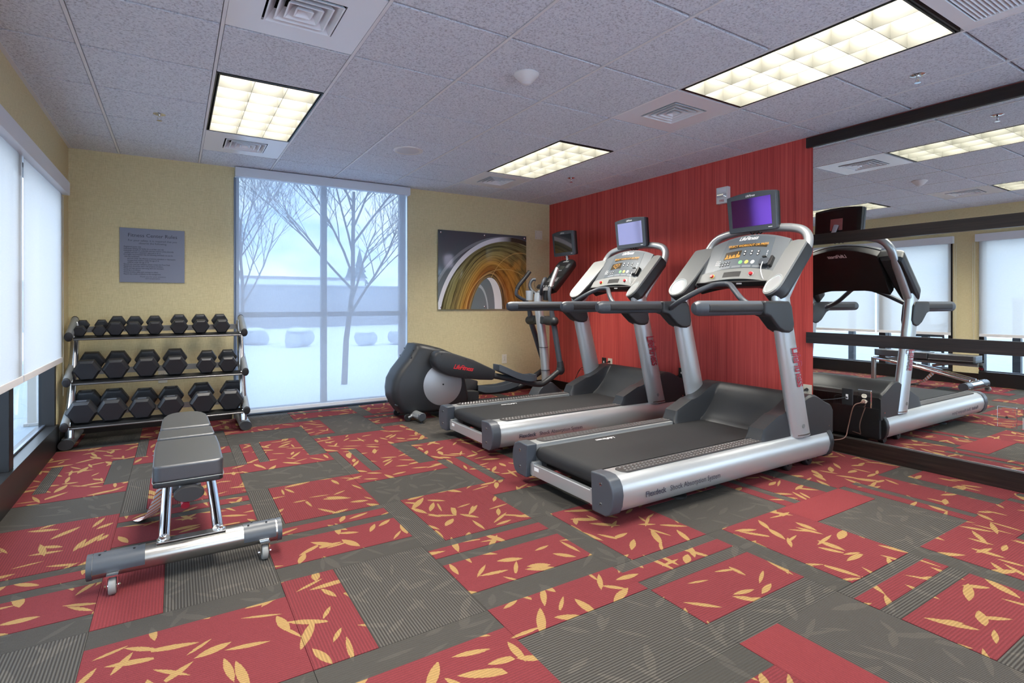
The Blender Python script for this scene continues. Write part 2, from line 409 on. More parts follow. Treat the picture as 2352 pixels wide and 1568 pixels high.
# ---- ceiling: slab, lay-in tiles, grid bars
ce = bx('ceiling', M['duct'], None, XL-.3, XR+.3, YF-.2, YB+.3, HZ+.16, HZ+.26); tag(ce, 'suspended ceiling of fissured acoustic tiles', kind='structure')
LIGHTS = [(1, 0, 'between the small vent and a stained tile above the dumbbell rack'), (5, 0, 'above the elliptical trainer and the farther treadmill'),
          (5, -4, 'above the nearer treadmill beside the mirror'), (1, -4, 'above the viewpoint, seen only in the mirror'), (1, -8, 'near the front wall'), (5, -8, 'near the front wall by the mirror')]
VENTS = {(1, -2), (5, -2), (1, 2), (5, 2)}; GRILLE = (5, -5)
used = {(i, j+k) for i, j, _ in LIGHTS for k in (0, 1)} | VENTS | {GRILLE}
tmesh = {}
for i in range(-1, 8):
    for j in range(-9, 4):
        x0, x1, y0, y1 = max(XL, i*T), min(XR, (i+1)*T), max(YF, j*T), min(YB, (j+1)*T)
        if x1-x0 < .03 or y1-y0 < .03 or (i, j) in used: continue
        key = (round(x1-x0, 3), round(y1-y0, 3))
        if key not in tmesh:
            w, h = key; tmesh[key] = MB().box(-w/2+.0105, w/2-.0105, -h/2+.0085, h/2-.0085, 0, .02).mesh('ceiling_tile', M['tile'], bev=.002, seg=1, smooth=False)
        o = link('ceiling_tile', tmesh[key], ce); o.location = ((x0+x1)/2, (y0+y1)/2, HZ)
gz = HZ+.014
for i in range(0, 8): bx('grid_runner', M['gridbar'], ce, i*T-.0075, i*T+.0075, YF, YB, HZ-.002, HZ+.03)
yr = [YF, YB]
for j in range(-8, 4):
    xs = [XL]+[i*T for i in range(8)]+[XR]
    for a in range(len(xs)-1):
        if (a-1, j) in used and (a-1, j-1) in used and any((a-1, k) in [(l[0], l[1]) for l in LIGHTS] for k in (j-1,)): continue
        bx('grid_cross_bar', M['gridbar'], ce, xs[a]+.0076, xs[a+1]-.0076, j*T-.006, j*T+.006, gz+.003, gz+.03)
for b in ((XL, XL+.022, YF, YB), (XR-.022, XR, YF, YB), (XL+.022, XR-.022, YB-.022, YB), (XL+.022, XR-.022, YF, YF+.022)):
    bx('grid_edge_angle', M['gridbar'], ce, *b, HZ-.001, HZ+.003)

# ---- light fixtures
def louver_mat():
    g = G('louver_aluminium'); return g.bsdf((.070, .069, .058), .5, 0, spec=.3)
M['louver'] = louver_mat()
def lamp_mat():
    g = G('lit_lamp_panel'); e = g.n('ShaderNodeEmission', {'Color': (1, .95, .86, 1), 'Strength': LAMP}); g.nt.links.new(e.outputs[0], g.out.inputs[0]); return g.m
M['lamp'] = lamp_mat()
def make_light(i, j, where):
    t = thing('ceiling_light', 'recessed eighteen-cell louvered light %s' % where, 'ceiling light', ((i+.5)*T, (j+1)*T, HZ), 0, 'recessed ceiling lights')
    w, h = T/2-.008, T-.008; dz = .135
    mb = MB()
    for a in ((-w, -w+.008, -h, h), (w-.008, w, -h, h), (-w+.008, w-.008, -h, -h+.008), (-w+.008, w-.008, h-.008, h)): mb.box(*a, .0, dz+.01)
    mb.box(-w, w, -h, h, dz+.01, dz+.02); mb.obj('housing', M['blackmetal'], t, smooth=False)
    w2, h2 = w-.022, h-.022
    fr = MB()
    for a in ((-w2-.006, -w2, -h2, h2), (w2, w2+.006, -h2, h2), (-w2-.006, w2+.006, -h2-.006, -h2), (-w2-.006, w2+.006, h2, h2+.006)): fr.box(*a, -.002, dz)
    fr.obj('louver_frame', M['louver'], t, smooth=False)
    for k in (1, 2): bx('louver_blade', M['louver'], t, -w2+2*w2*k/3-.0012, -w2+2*w2*k/3+.0012, -h2, h2, -.001, .1)
    for k in range(1, 6): bx('louver_blade', M['louver'], t, -w2, w2, -h2+2*h2*k/6-.0012, -h2+2*h2*k/6+.0012, -.001, .1)
    MB().add([(-w2, -h2, dz-.006), (w2, -h2, dz-.006), (w2, h2, dz-.006), (-w2, h2, dz-.006)], [(0, 3, 2, 1)]).obj('lamp_panel', M['lamp'], t, smooth=False)
for l in LIGHTS: make_light(*l)

# ---- square cone diffusers
VL = {(1, -2): 'white square cone air vent nearest the viewpoint, cut by the top edge', (5, -2): 'square cone air vent at the end of the long light by the mirror',
      (1, 2): 'small square cone air vent next to the yellow light above the rack', (5, 2): 'square cone air vent at the far end of the light above the elliptical'}
for (i, j) in sorted(VENTS):
    t = thing('air_vent', VL[(i, j)], 'vent', ((i+.5)*T, (j+.5)*T, HZ), 0, 'ceiling air vents')
    w = T/2-.009; q = .158
    mb = MB()
    for a in ((-w, -q, -w, w), (q, w, -w, w), (-q, q, -w, -q), (-q, q, q, w)): mb.box(*a, 0, .012)
    mb.obj('face_plate', M['metalw'], t, smooth=False)
    bx('duct', M['duct'], t, -q-.03, q+.03, -q-.03, q+.03, .085, .095)
    mb = MB()
    for a in ((-q-.03, -q, -q-.03, q+.03), (q, q+.03, -q-.03, q+.03), (-q, q, -q-.03, -q), (-q, q, q, q+.03)): mb.box(*a, .012, .085)
    mb.obj('throat', M['duct'], t, smooth=False)
    for h in (.150, .112, .075, .038):
        mb = MB(); a, b = h, max(h-.034, .006)
        sq = lambda r, z: [(-r, -r, z), (r, -r, z), (r, r, z), (-r, r, z)]
        mb.loft([sq(a, -.006), sq(a-.007, -.006), sq(b-.007 if b > .008 else .001, .045), sq(b, .047)], closed=True)
        mb.obj('cone_blade', M['metalw'], t, smooth=False)
# return grille
i, j = GRILLE
t = thing('return_grille', 'large square return air grille in the ceiling, top right corner', 'vent', ((i+.5)*T, (j+.5)*T, HZ))
w = T/2-.009; mb = MB()
for a in ((-w, -w+.06, -w, w), (w-.06, w, -w, w), (-w+.06, w-.06, -w, -w+.06), (-w+.06, w-.06, w-.06, w)): mb.box(*a, -.004, .012)
mb.obj('frame', M['metalw'], t, bev=.002); bx('backing', M['duct'], t, -w+.06, w-.06, -w+.06, w-.06, .03, .04)
fin = MB().box(-w+.06, w-.06, -.001, .001, 0, .018).xf(Matrix.Rotation(R(35), 4, 'X')).mesh('fin', M['gridbar'], smooth=False)
n = 30
for k in range(n): o = link('fin', fin, t); o.location = (0, -w+.06+(2*w-.12)*(k+.5)/n, 0)
# sprinklers, smoke detector, speaker
def sprinkler(x, y, lab):
    t = thing('sprinkler_head', lab, 'sprinkler', (x, y, HZ), 0, 'ceiling sprinkler heads')
    MB().lathe([(.001, .004), (.038, .003), (.038, -.003), (.024, -.008), (.012, -.008)]).obj('escutcheon', M['chrome'], t)
    mb = MB().cyl((0, 0, -.006), (0, 0, -.02), .008, 10)
    for s in (-1, 1): mb.tube([(s*.008, 0, -.02), (s*.011, 0, -.032), (s*.003, 0, -.043)], .0022, 6)
    mb.obj('frame_arms', M['chrome'], t); MB().lathe([(.001, -.043), (.016, -.044), (.016, -.047), (.001, -.047)], n=16).obj('deflector', M['chrome'], t)
sprinkler(.325, .99, 'small chrome sprinkler in the left ceiling tiles above the rules sign'); sprinkler(4.05, -2.10, 'chrome sprinkler beside the long light near the mirror'); sprinkler(3.945, .972, 'small sprinkler in the ceiling near the red wall')
t = thing('smoke_detector', 'white cone-shaped ceiling sensor in the middle of the ceiling', 'detector', (3.5*T, -1.49*T, HZ))
MB().lathe([(.001, 0), (.072, 0), (.073, -.006), (.066, -.014), (.034, -.048), (.03, -.05)], n=32).obj('body', M['whitep'], t)
MB().lathe([(.03, -.05), (.026, -.052), (.02, -.057), (.001, -.06)], n=24).obj('lens', M['gridbar'], t)
t = thing('ceiling_speaker', 'round white flush speaker in the ceiling in front of the tall window', 'speaker', (3.48*T, 1.51*T, HZ))
MB().lathe([(.001, -.004), (.098, -.004), (.116, -.009), (.125, -.006), (.127, 0)], n=40).obj('trim_ring', M['whitep'], t)
MB().lathe([(.001, -.0065), (.09, -.0065), (.096, -.004)], n=40).obj('grille', plain('perforated_white', (.62, .64, .68), .6, 0, .6, 700), t)

# ---- windows
def bar(mb_parent, name, m, *b): return bx(name, m, mb_parent, *b, bev=.002, seg=1)
w1 = thing('window_1', 'tall two-by-two window behind a sheer roller blind', None); w1['kind'] = 'structure'
FM = plain('window_frame_grey', (.16, .18, .22), .4, .4)
yo, yi = YB+.16, YB+.10
for b in ((WX0, WX0+.05, yi, yo, 0, WZT), (WX1-.05, WX1, yi, yo, 0, WZT), (1.742, 1.802, yi, yo, .06, WZT-.05), (WX0+.05, WX1-.05, yi, yo, 0, .06), (WX0+.05, WX1-.05, yi, yo, WZT-.05, WZT),
          (WX0+.05, 1.742, yi, yo, .975, 1.028), (1.802, WX1-.05, yi, yo, .975, 1.028)): bar(w1, 'frame_bar', FM, *b)
for x0, x1 in ((WX0+.05, 1.742), (1.802, WX1-.05)):
    for z0, z1 in ((.06, .975), (1.028, WZT-.05)): bx('pane', M['glass'], w1, x0, x1, yi+.03, yi+.034, z0, z1, smooth=False)
t = thing('roller_blind', 'sheer roller blind over the tall window showing bare trees', 'blind', (0, 0, 0))
def sheet(x0, x1, y0, y1, z0, z1, n=2):
    if abs(x1-x0) < 1e-6: return MB().add([(x0, y0, z0), (x0, y1, z0), (x0, y1, z1), (x0, y0, z1)], [(0, 1, 2, 3)])
    return MB().add([(x0, y0, z0), (x1, y0, z0), (x1, y0, z1), (x0, y0, z1)], [(0, 1, 2, 3)])
sheet(WX0+.012, WX1-.03, YB-.035, YB-.035, .075, 2.36).obj('fabric', M['sheer'], t)
MB().box(WX0+.012, WX1-.03, YB-.043, YB-.027, .04, .075).obj('hem_bar', plain('blind_hem', (.7, .74, .8), .5), t, bev=.004)
bx('valance', plain('blind_fascia', (.64, .68, .74), .4, .1), t, WX0+.002, WX1+.01, YB-.085, YB-.002, 2.34, 2.428, bev=.004)
tag(bx('trim_1', plain('metal_jamb', (.5, .54, .6), .4, .5), None, WX1-.004, WX1+.006, YB-.006, YB+.1, 0, 2.34), 'slim metal jamb of the tall window', kind='structure')
tag(bx('trim_2', plain('metal_jamb_dark', (.16, .17, .19), .4, .5), None, WX0-.006, WX0+.004, YB-.006, YB+.1, 0, 2.34), 'slim dark jamb of the tall window', kind='structure')

M['blackframe'] = plain('black_window_frame', (.018, .017, .017), .38, .3)
lab = ['left window nearest the back corner, half under a blind', 'left window beyond the tan pillar', 'left window near the front wall']
for k, (a, b) in enumerate(LW):
    wn_ = thing('window_%d' % (k+2), lab[k], None); wn_['kind'] = 'structure'
    x0, x1 = XL-.10, XL-.03; z0, z1 = .19, 2.02; mid = .535 if k == 0 else (a+b)/2; bm_ = mid+(.07 if k == 0 else 0)
    for q in ((x0, XL-.005, a, a+.055, z0, z1), (x0, XL-.005, b-.055, b, z0, z1), (x0, XL-.005, mid-.045, mid+.045, z0, z1), (x0, x1, a+.055, mid-.045, z1-.06, z1), (x0, x1, mid+.045, b-.055, z1-.06, z1)): bar(wn_, 'frame_bar', M['blackframe'], *q)
    for q0, q1 in ((a+.055, mid-.045), (mid+.045, b-.055)):
        bx('pane', M['glass'], wn_, XL-.085, XL-.081, q0, q1, z0, z1-.06, smooth=False)
        bar(wn_, 'glazing_bead', plain('bead', (.12, .14, .18), .3, .5), XL-.08, XL-.06, q0, q1, z0, z0+.014)
    bar(wn_, 'sill', M['blackframe'], XL-.12, XL+.012, a, b, 0.0, z0)
    nb = [(a, b)] if k else [(a, bm_), (bm_, b)]
    if k == 1: nb = [(a, bm_), (bm_, b)]
    names = {(0, 0): 'white roller blind on the left wall, nearest the mirror pillar', (0, 1): 'white roller blind on the left wall, nearest the back corner',
             (1, 0): 'white roller blind beyond the tan pillar, farther half', (1, 1): 'white roller blind just beyond the tan pillar', (2, 0): 'white roller blind near the front wall'}
    for q, (y0, y1) in enumerate(nb):
        t = thing('roller_blind', names[(k, q)], 'blind', (0, 0, 0), 0, 'left wall roller blinds')
        sheet(XL+.03, XL+.03, y0+.012, y1-.012, .705, 1.99).obj('fabric', M['shade'], t)
        bx('hem_bar', plain('hem_fabric', (.72, .70, .69), .7), t, XL+.025, XL+.035, y0+.012, y1-.012, .665, .705, bev=.003)
        mb = MB(); yc = y1+.035 if (q == len(nb)-1) else y0-.05
        mb.tube([(XL+.028, yc, 1.95), (XL+.03, yc+.002, .95), (XL+.03, yc+.01, .40), (XL+.03, yc+.022, .95), (XL+.028, yc+.02, 1.95)], .0022, 5)
        mb.obj('pull_chain', plain('bead_chain', (.5, .46, .36), .4, .3), t)
    t = bx('blind_valance', plain('white_fascia', (.66, .68, .73), .4), None, XL, XL+.075, a-.02, b+.02, 1.955, 2.055, bev=.003)
    tag(t, ['long white fascia above the left blinds next to the back corner', 'long white fascia beyond the tan pillar', 'white fascia near the front wall'][k], 'valance', 'left wall fascias')

# added window behind the viewpoint, so more daylight reaches the ceiling
w5 = thing('window_5', 'added clear window behind the viewpoint, for daylight on the ceiling', None); w5['kind'] = 'structure'
for q in ((.3, .36, YF-.16, YF-.06, .2, 2.15), (3.94, 4.0, YF-.16, YF-.06, .2, 2.15), (2.12, 2.18, YF-.16, YF-.06, .26, 2.09), (.36, 3.94, YF-.16, YF-.06, .2, .26), (.36, 3.94, YF-.16, YF-.06, 2.09, 2.15)): bar(w5, 'frame_bar', M['blackframe'], *q)
for q0, q1 in ((.36, 2.12), (2.18, 3.94)): bx('pane', M['glass'], w5, q0, q1, YF-.12, YF-.116, .26, 2.09, smooth=False)
# ---- mirror wall
mw_ = thing('wall_mirror', 'large wall mirror divided by dark wooden rails', 'mirror', (XR, 0, 0))
MY0, MY1 = YF+.1, -1.158
rails = [(0, .118, .026), (.805, .89, .022), (1.575, 1.655, .022), (2.345, 2.424, .022)]
bx('mirror_pane', M['mirror'], mw_, -.008, -.002, MY0, MY1, .118, .806, smooth=False); bx('mirror_pane', M['mirror'], mw_, -.008, -.002, MY0, MY1, .889, 1.576, smooth=False); bx('mirror_pane', M['mirror'], mw_, -.008, -.002, MY0, MY1, 1.654, 2.346, smooth=False)
for z0, z1, d in rails: bx('rail', M['wood'], mw_, -d-.006, -.001, MY0, MY1+(.045 if z0 > 0 else .0), z0, z1, bev=.002)
bx('edge_channel', M['steel'], mw_, -.014, -.008, MY0, MY1, .118, .124); bx('edge_channel', M['steel'], mw_, -.014, -.008, MY0, MY1, 2.339, 2.345)

# ================================================================= outside
g = G('snow'); f = g.noise(g.pos(), .5, 4); M['snow'] = g.bsdf(g.mix(f, (.74, .80, .90), (.90, .93, .97)), .8, 0, g.bump(f, .4, .2), .2)
sn = MB(); NX, NY = 40, 40
sn.add([(-40+110*i/NX, YB+.3+70*j/NY, -.16+.05*sin(i*.9)*cos(j*.7)) for j in range(NY+1) for i in range(NX+1)], [(j*(NX+1)+i, j*(NX+1)+i+1, (j+1)*(NX+1)+i+1, (j+1)*(NX+1)+i) for j in range(NY) for i in range(NX)])
tag(sn.obj('snow_ground', M['snow'], None), 'snow-covered lawn outside the tall window', 'snow', kind='structure')
PV = plain('pale_paver', (.20, .235, .27), .7, 0, .1, 60, var=.08)
pt = thing('patio', 'pale paved patio outside the left windows', 'patio', (0, 0, -.10))
bx('bedding', plain('paver_joint', (.09, .10, .12), .9), pt, -15.6, XL-.13, -12.4, 11.6, -.06, -.012)
pm = MB().box(-.745, .745, -.745, .745, -.05, 0).mesh('paver', PV, bev=.004, seg=1)
for a in range(10):
    for b in range(16):
        o = link('paver', pm, pt); o.location = (XL-.12-.75-1.5*a, 11.6-.75-1.5*b, 0)
bx('snow_base', M['snow'], None, -60, 60, -60, YB+.29, -.3, -.17); o = bpy.data.objects['snow_base']; tag(o, 'snowy ground around the patio', 'snow', kind='structure')
# bare trees
def tree(name, label, loc, h, seed, spread, mat_, depth=5, group=None):
    rnd = random.Random(seed); t = thing(name, label, 'tree', loc, 0, group); trunk = MB(); br = MB()
    def grow(p, d, ln, r, lev):
        n = 4; pts = [p]; q = p.copy(); dd = d.copy()
        for k in range(n):
            dd = (dd+Vector((rnd.uniform(-1, 1), rnd.uniform(-1, 1), rnd.uniform(-.35, .75)))*.13).normalized(); q = q+dd*(ln/n); pts.append(q.copy())
        rr = [r*(1-.5*k/n) for k in range(n+1)]
        (trunk if lev == 0 else br).tube(pts, rr, 8 if lev < 2 else (5 if lev < 3 else 3), cap=False)
        if lev >= depth: return
        m = {0: 9, 1: 7, 2: 5, 3: 4}.get(lev, 3)
        for k in range(m):
            f = .30+.70*(k+rnd.random())/m if lev else .35+.65*(k+.5*rnd.random())/m
            ix = min(n-1, int(f*n)); base = pts[ix].lerp(pts[ix+1], f*n-ix)
            a = rnd.uniform(0, 2*pi) if lev else 2*pi*k/m*1.62+rnd.uniform(-.3, .3)
            side = Vector((cos(a), sin(a), 0)); ax = (dd.cross(side)); ax = ax.normalized() if ax.length > .1 else Vector((1, 0, 0))
            nd = (dd*rnd.uniform(.55, .95)+side*spread*rnd.uniform(.6, 1)+Vector((0, 0, .25))).normalized()
            grow(base, nd, ln*rnd.uniform(.52, .72)*(1.05-.3*f if lev == 0 else 1), max(r*(1-.5*f)*.58, .0035), lev+1)
    grow(Vector((0, 0, -.1)), Vector((.03, 0, 1)), h*.62, h*.0095, 0)
    trunk.obj('trunk', mat_, t); br.obj('branches', mat_, t); return t
BARK = plain('bark', (.055, .05, .055), .9, 0, .4, 60)
def at(u, d):   # ground point seen in column u at depth d
    a = (u-1176)/1235.387; c_, s_ = cos(.5589), sin(.5589)
    return (.4213+(a*c_+s_)*d, -3.4892+(-a*s_+c_)*d, -.16)
tree('bare_tree', 'large bare tree standing on the snow behind the right window panes', at(790, 8.3), 5.2, 5, .85, BARK, 4)
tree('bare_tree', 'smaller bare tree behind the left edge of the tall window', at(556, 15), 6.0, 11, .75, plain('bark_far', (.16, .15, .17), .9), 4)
# boundary wall, building, shrubs, conifers
g = G('grey_hedge_wall'); v = g.pos(); M['bwall'] = g.bsdf(g.mix(g.noise(v, 2.5, 4), (.26, .27, .33), (.36, .37, .42)), .9)
yw = at(740, 29)[1]
bw = thing('boundary_wall', 'long grey boundary wall across the snowy lawn', 'wall', (0, yw, 0)); 
for k in range(12): bx('wall_panel', M['bwall'], bw, -24+4*k+.003, -24+4*k+3.997, 0, .35, -.3, 2.02); 
bx('coping', plain('coping', (.42, .43, .48), .8), bw, -24.1, 24.1, -.05, .4, 2.02, 2.09)
p = at(640, 42); bd = thing('building', 'low distant building with a snow-covered roof', 'building', (p[0], p[1], 0))
bx('wall', plain('building_wall', (.45, .42, .42), .8), bd, -9, 6.4, 0, 6, -.2, 2.2); bx('roof', M['snow'], bd, -9.3, 6.7, -.3, 6.3, 2.2, 2.98); bx('roof_edge', plain('roof_edge', (.30, .28, .33), .7), bd, -9.35, 6.75, -.36, 6.36, 2.98, 3.2)
SH_ = plain('shrub', (.45, .48, .55), .95, 0, .5, 14, var=.15)
for u, d, r, lb in ((685, 16, .50, 'rounded snowy shrub left of the tree trunk'), (838, 16.5, .42, 'rounded snowy shrub right of the tree trunk'), (585, 16.5, .48, 'rounded snowy shrub at the left of the lawn'), (915, 17, .40, 'rounded snowy shrub at the right of the lawn')):
    x, y, z = at(u, d); t = thing('shrub', lb, 'shrub', (x, y, z), 0, 'shrubs on the lawn'); rnd = random.Random(u); mb = MB()
    for k in range(9): a = rnd.uniform(0, 6.28); q = rnd.uniform(0, .55)*r; mb.ball((cos(a)*q, sin(a)*q, r*rnd.uniform(.3, .62)), r*rnd.uniform(.42, .6), n=10, m=6)
    mb.obj('foliage', SH_, t); MB().ball((0, 0, r*.95), r*.6, r*.55, r*.16, 10, 5).obj('snow_cap', M['snow'], t); MB().cyl((0, 0, -.05), (0, 0, .2), .05, 8).obj('stem', BARK, t)
CN = plain('conifer', (.16, .20, .24), .95, 0, .5, 20)
for u, d, h, lb in ((826, 56, 6.4, 'pale conifer behind the boundary wall'), (802, 60, 5.0, 'shorter conifer behind the boundary wall')):
    x, y, z = at(u, d); t = thing('conifer', lb, 'tree', (x, y, 0), 0, 'conifers behind the wall'); mb = MB(); rnd = random.Random(u)
    for k in range(9):
        z0 = .6+(h-.7)*k/9; r0 = 1.75*(1-k/9.6)
        ring = [(r0*(1 if q % 2 else .68)*cos(q*pi/10), r0*(1 if q % 2 else .68)*sin(q*pi/10), z0-rnd.uniform(0, .15)) for q in range(20)]
        mb.loft([ring, [(a*.12, b*.12, z0+(h/9)*1.5) for a, b, _ in ring]])
    mb.obj('branches', CN, t); MB().cyl((0, 0, -.2), (0, 0, h*.9), .12, 8, .03).obj('trunk', BARK, t)
# patio furniture seen under the left blinds
DM = plain('dark_patio_metal', (.03, .03, .035), .5, .3)
def pchair(x, y, rz, lb):
    t = thing('patio_chair', lb, 'chair', (x, y, -.10), rz, 'patio chairs')
    for sx in (-.22, .22):
        for sy in (-.2, .2): MB().tube([(sx, sy, 0), (sx*.95, sy*.92, .44)], .014, 8).obj('leg', DM, t)
        MB().tube(cat([(sx, -.2, .62), (sx, .0, .66), (sx, .2, .62), (sx*.96, .19, .44)], 5), .013, 8).obj('arm', DM, t)
        MB().tube([(sx*.95, -.19, .42), (sx*.95, -.26, .9)], .014, 8).obj('back_post', DM, t)
    for k in range(6): bx('seat_slat', DM, t, -.21, .21, -.19+.065*k, -.14+.065*k, .43, .445, bev=.003, seg=1)
    for k in range(5): MB().box(-.2, .2, -.012, .0, .52+.075*k, .575+.075*k).obj('back_slat', DM, t).location = (0, -.19-.03*k*.5, 0)
pchair(-1.7, .45, 1.2, 'dark slatted patio chair outside, near the left window mullion'); pchair(-1.9, -1.3, .4, 'dark slatted patio chair outside beyond the tan pillar')
t = thing('patio_column', 'slim pale post on the patio outside the back-corner window', 'column', (-.79, 3.6, -.10))
bx('shaft', plain('column_grey', (.40, .38, .36), .8, 0, .2, 40), t, -.035, .035, -.035, .035, 0, 2.9, bev=.006); bx('plinth', plain('column_grey2', (.34, .33, .33), .8), t, -.06, .06, -.06, .06, 0, .03, bev=.006)
for k in range(6):
    t = thing('fence_post', ['dark fence post outside, nearest the back corner', 'second dark fence post outside', 'third dark fence post outside', 'fourth dark fence post outside', 'fifth dark fence post outside', 'dark fence post outside farthest from the back corner'][k], 'post', (-2.5, 2.0-.62*k, -.10), 0, 'fence posts on the patio')
    bx('shaft', DM, t, -.05, .05, -.05, .05, 0, 1.25, bev=.006); bx('cap', DM, t, -.065, .065, -.065, .065, 1.25, 1.29, bev=.006)
BL = plain('pale_blue_tube', (.42, .55, .72), .3, .5)
for k, (x, y) in enumerate(((-2.3, -1.75), (-2.3, -2.6))):
    t = thing('pool_handrail', ['curved pale blue handrail outside beyond the pillar', 'second curved handrail outside farther from the pillar'][k], 'handrail', (x, y, -.10), 0, 'handrails on the patio')
    for s in (-.25, .25): MB().tube(cat([(-.45, s, 0), (-.45, s, .75), (-.2, s, .9), (.1, s, .75), (.15, s, .35), (.2, s, 0)], 6), .022, 10).obj('rail_tube', BL, t)
# ================================================================= screens shared by the machines
def screen_mat(name, tint, rough=.06):
    g = G(name); return g.bsdf(tint, rough, 1)
def make_tv(t, o, up, tint, mname, scale=1.0):
    """flat monitor; o = centre of the front face, looking along -x, up = tilt in degrees (top leans back)"""
    base = Matrix.Translation(Vector(o)) @ Matrix.Rotation(R(up), 4, 'Y')      # local x = depth away from viewer, y = left, z = up
    w, h = .40*scale, .292*scale
    pr = []                                                        # outline with a bowed top
    for k in range(13): a = -1+2*k/12; pr.append((a*w/2*.995, h/2-.018*a*a))
    out = [(w/2, h/2-.04), (w/2*.97, -h/2+.01), (w/2*.93, -h/2), (-w/2*.93, -h/2), (-w/2*.97, -h/2+.01), (-w/2, h/2-.04)]
    poly = pr + out
    mb = MB(); mb.prism(poly, 'x', 0, .03); mb.xf(base); b = mb.obj('monitor_bezel', M['plastic_lt'], t, bev=.008, seg=3)
    mb = MB(); mb.loft([[(.028, y*.985, z*.985) for y, z in poly], [(.06, y*.97, z*.97) for y, z in poly], [(.075, y*.8, z*.8) for y, z in poly]]); mb.xf(base); mb.obj('monitor_back', M['black'], t, bev=.004)
    s = MB().box(-.0016, .002, -w*.40, w*.40, -h*.36, h*.345).xf(base).obj('screen', screen_mat(mname, tint), b)
    letter('LifeFitness', M['white'], b, base @ axes((-.0012, 0, h*.385), (0, -1, 0), (0, 0, 1)) @ Matrix.Scale(.022*scale, 4), **LOGO)
    bx('maker_mark', M['white'], b, -.001, .001, 0, .03*scale, 0, .005).matrix_local = base @ Matrix.Translation((0, -w*.40, -h*.435))
    mb = MB().cyl((.07, 0, -h*.1), (.115, 0, -h*.35), .03, 14, .022).xf(base); mb.obj('mount', M['chrome'], t)
    bx('mount_plate', plain('mount_plate_pink', (.45, .2, .2), .5), t, .074, .078, -.05, .05, -.06, .04).matrix_local = base
    mb = MB()
    for q in (-.03, 0, .035): mb.tube(cat([(.03, q, -h/2), (.035, q-.01, -h/2-.02), (.045, q-.02, -h/2-.012)], 4), .004, 6)
    mb.xf(base); mb.obj('cable_ends', M['black'], t)

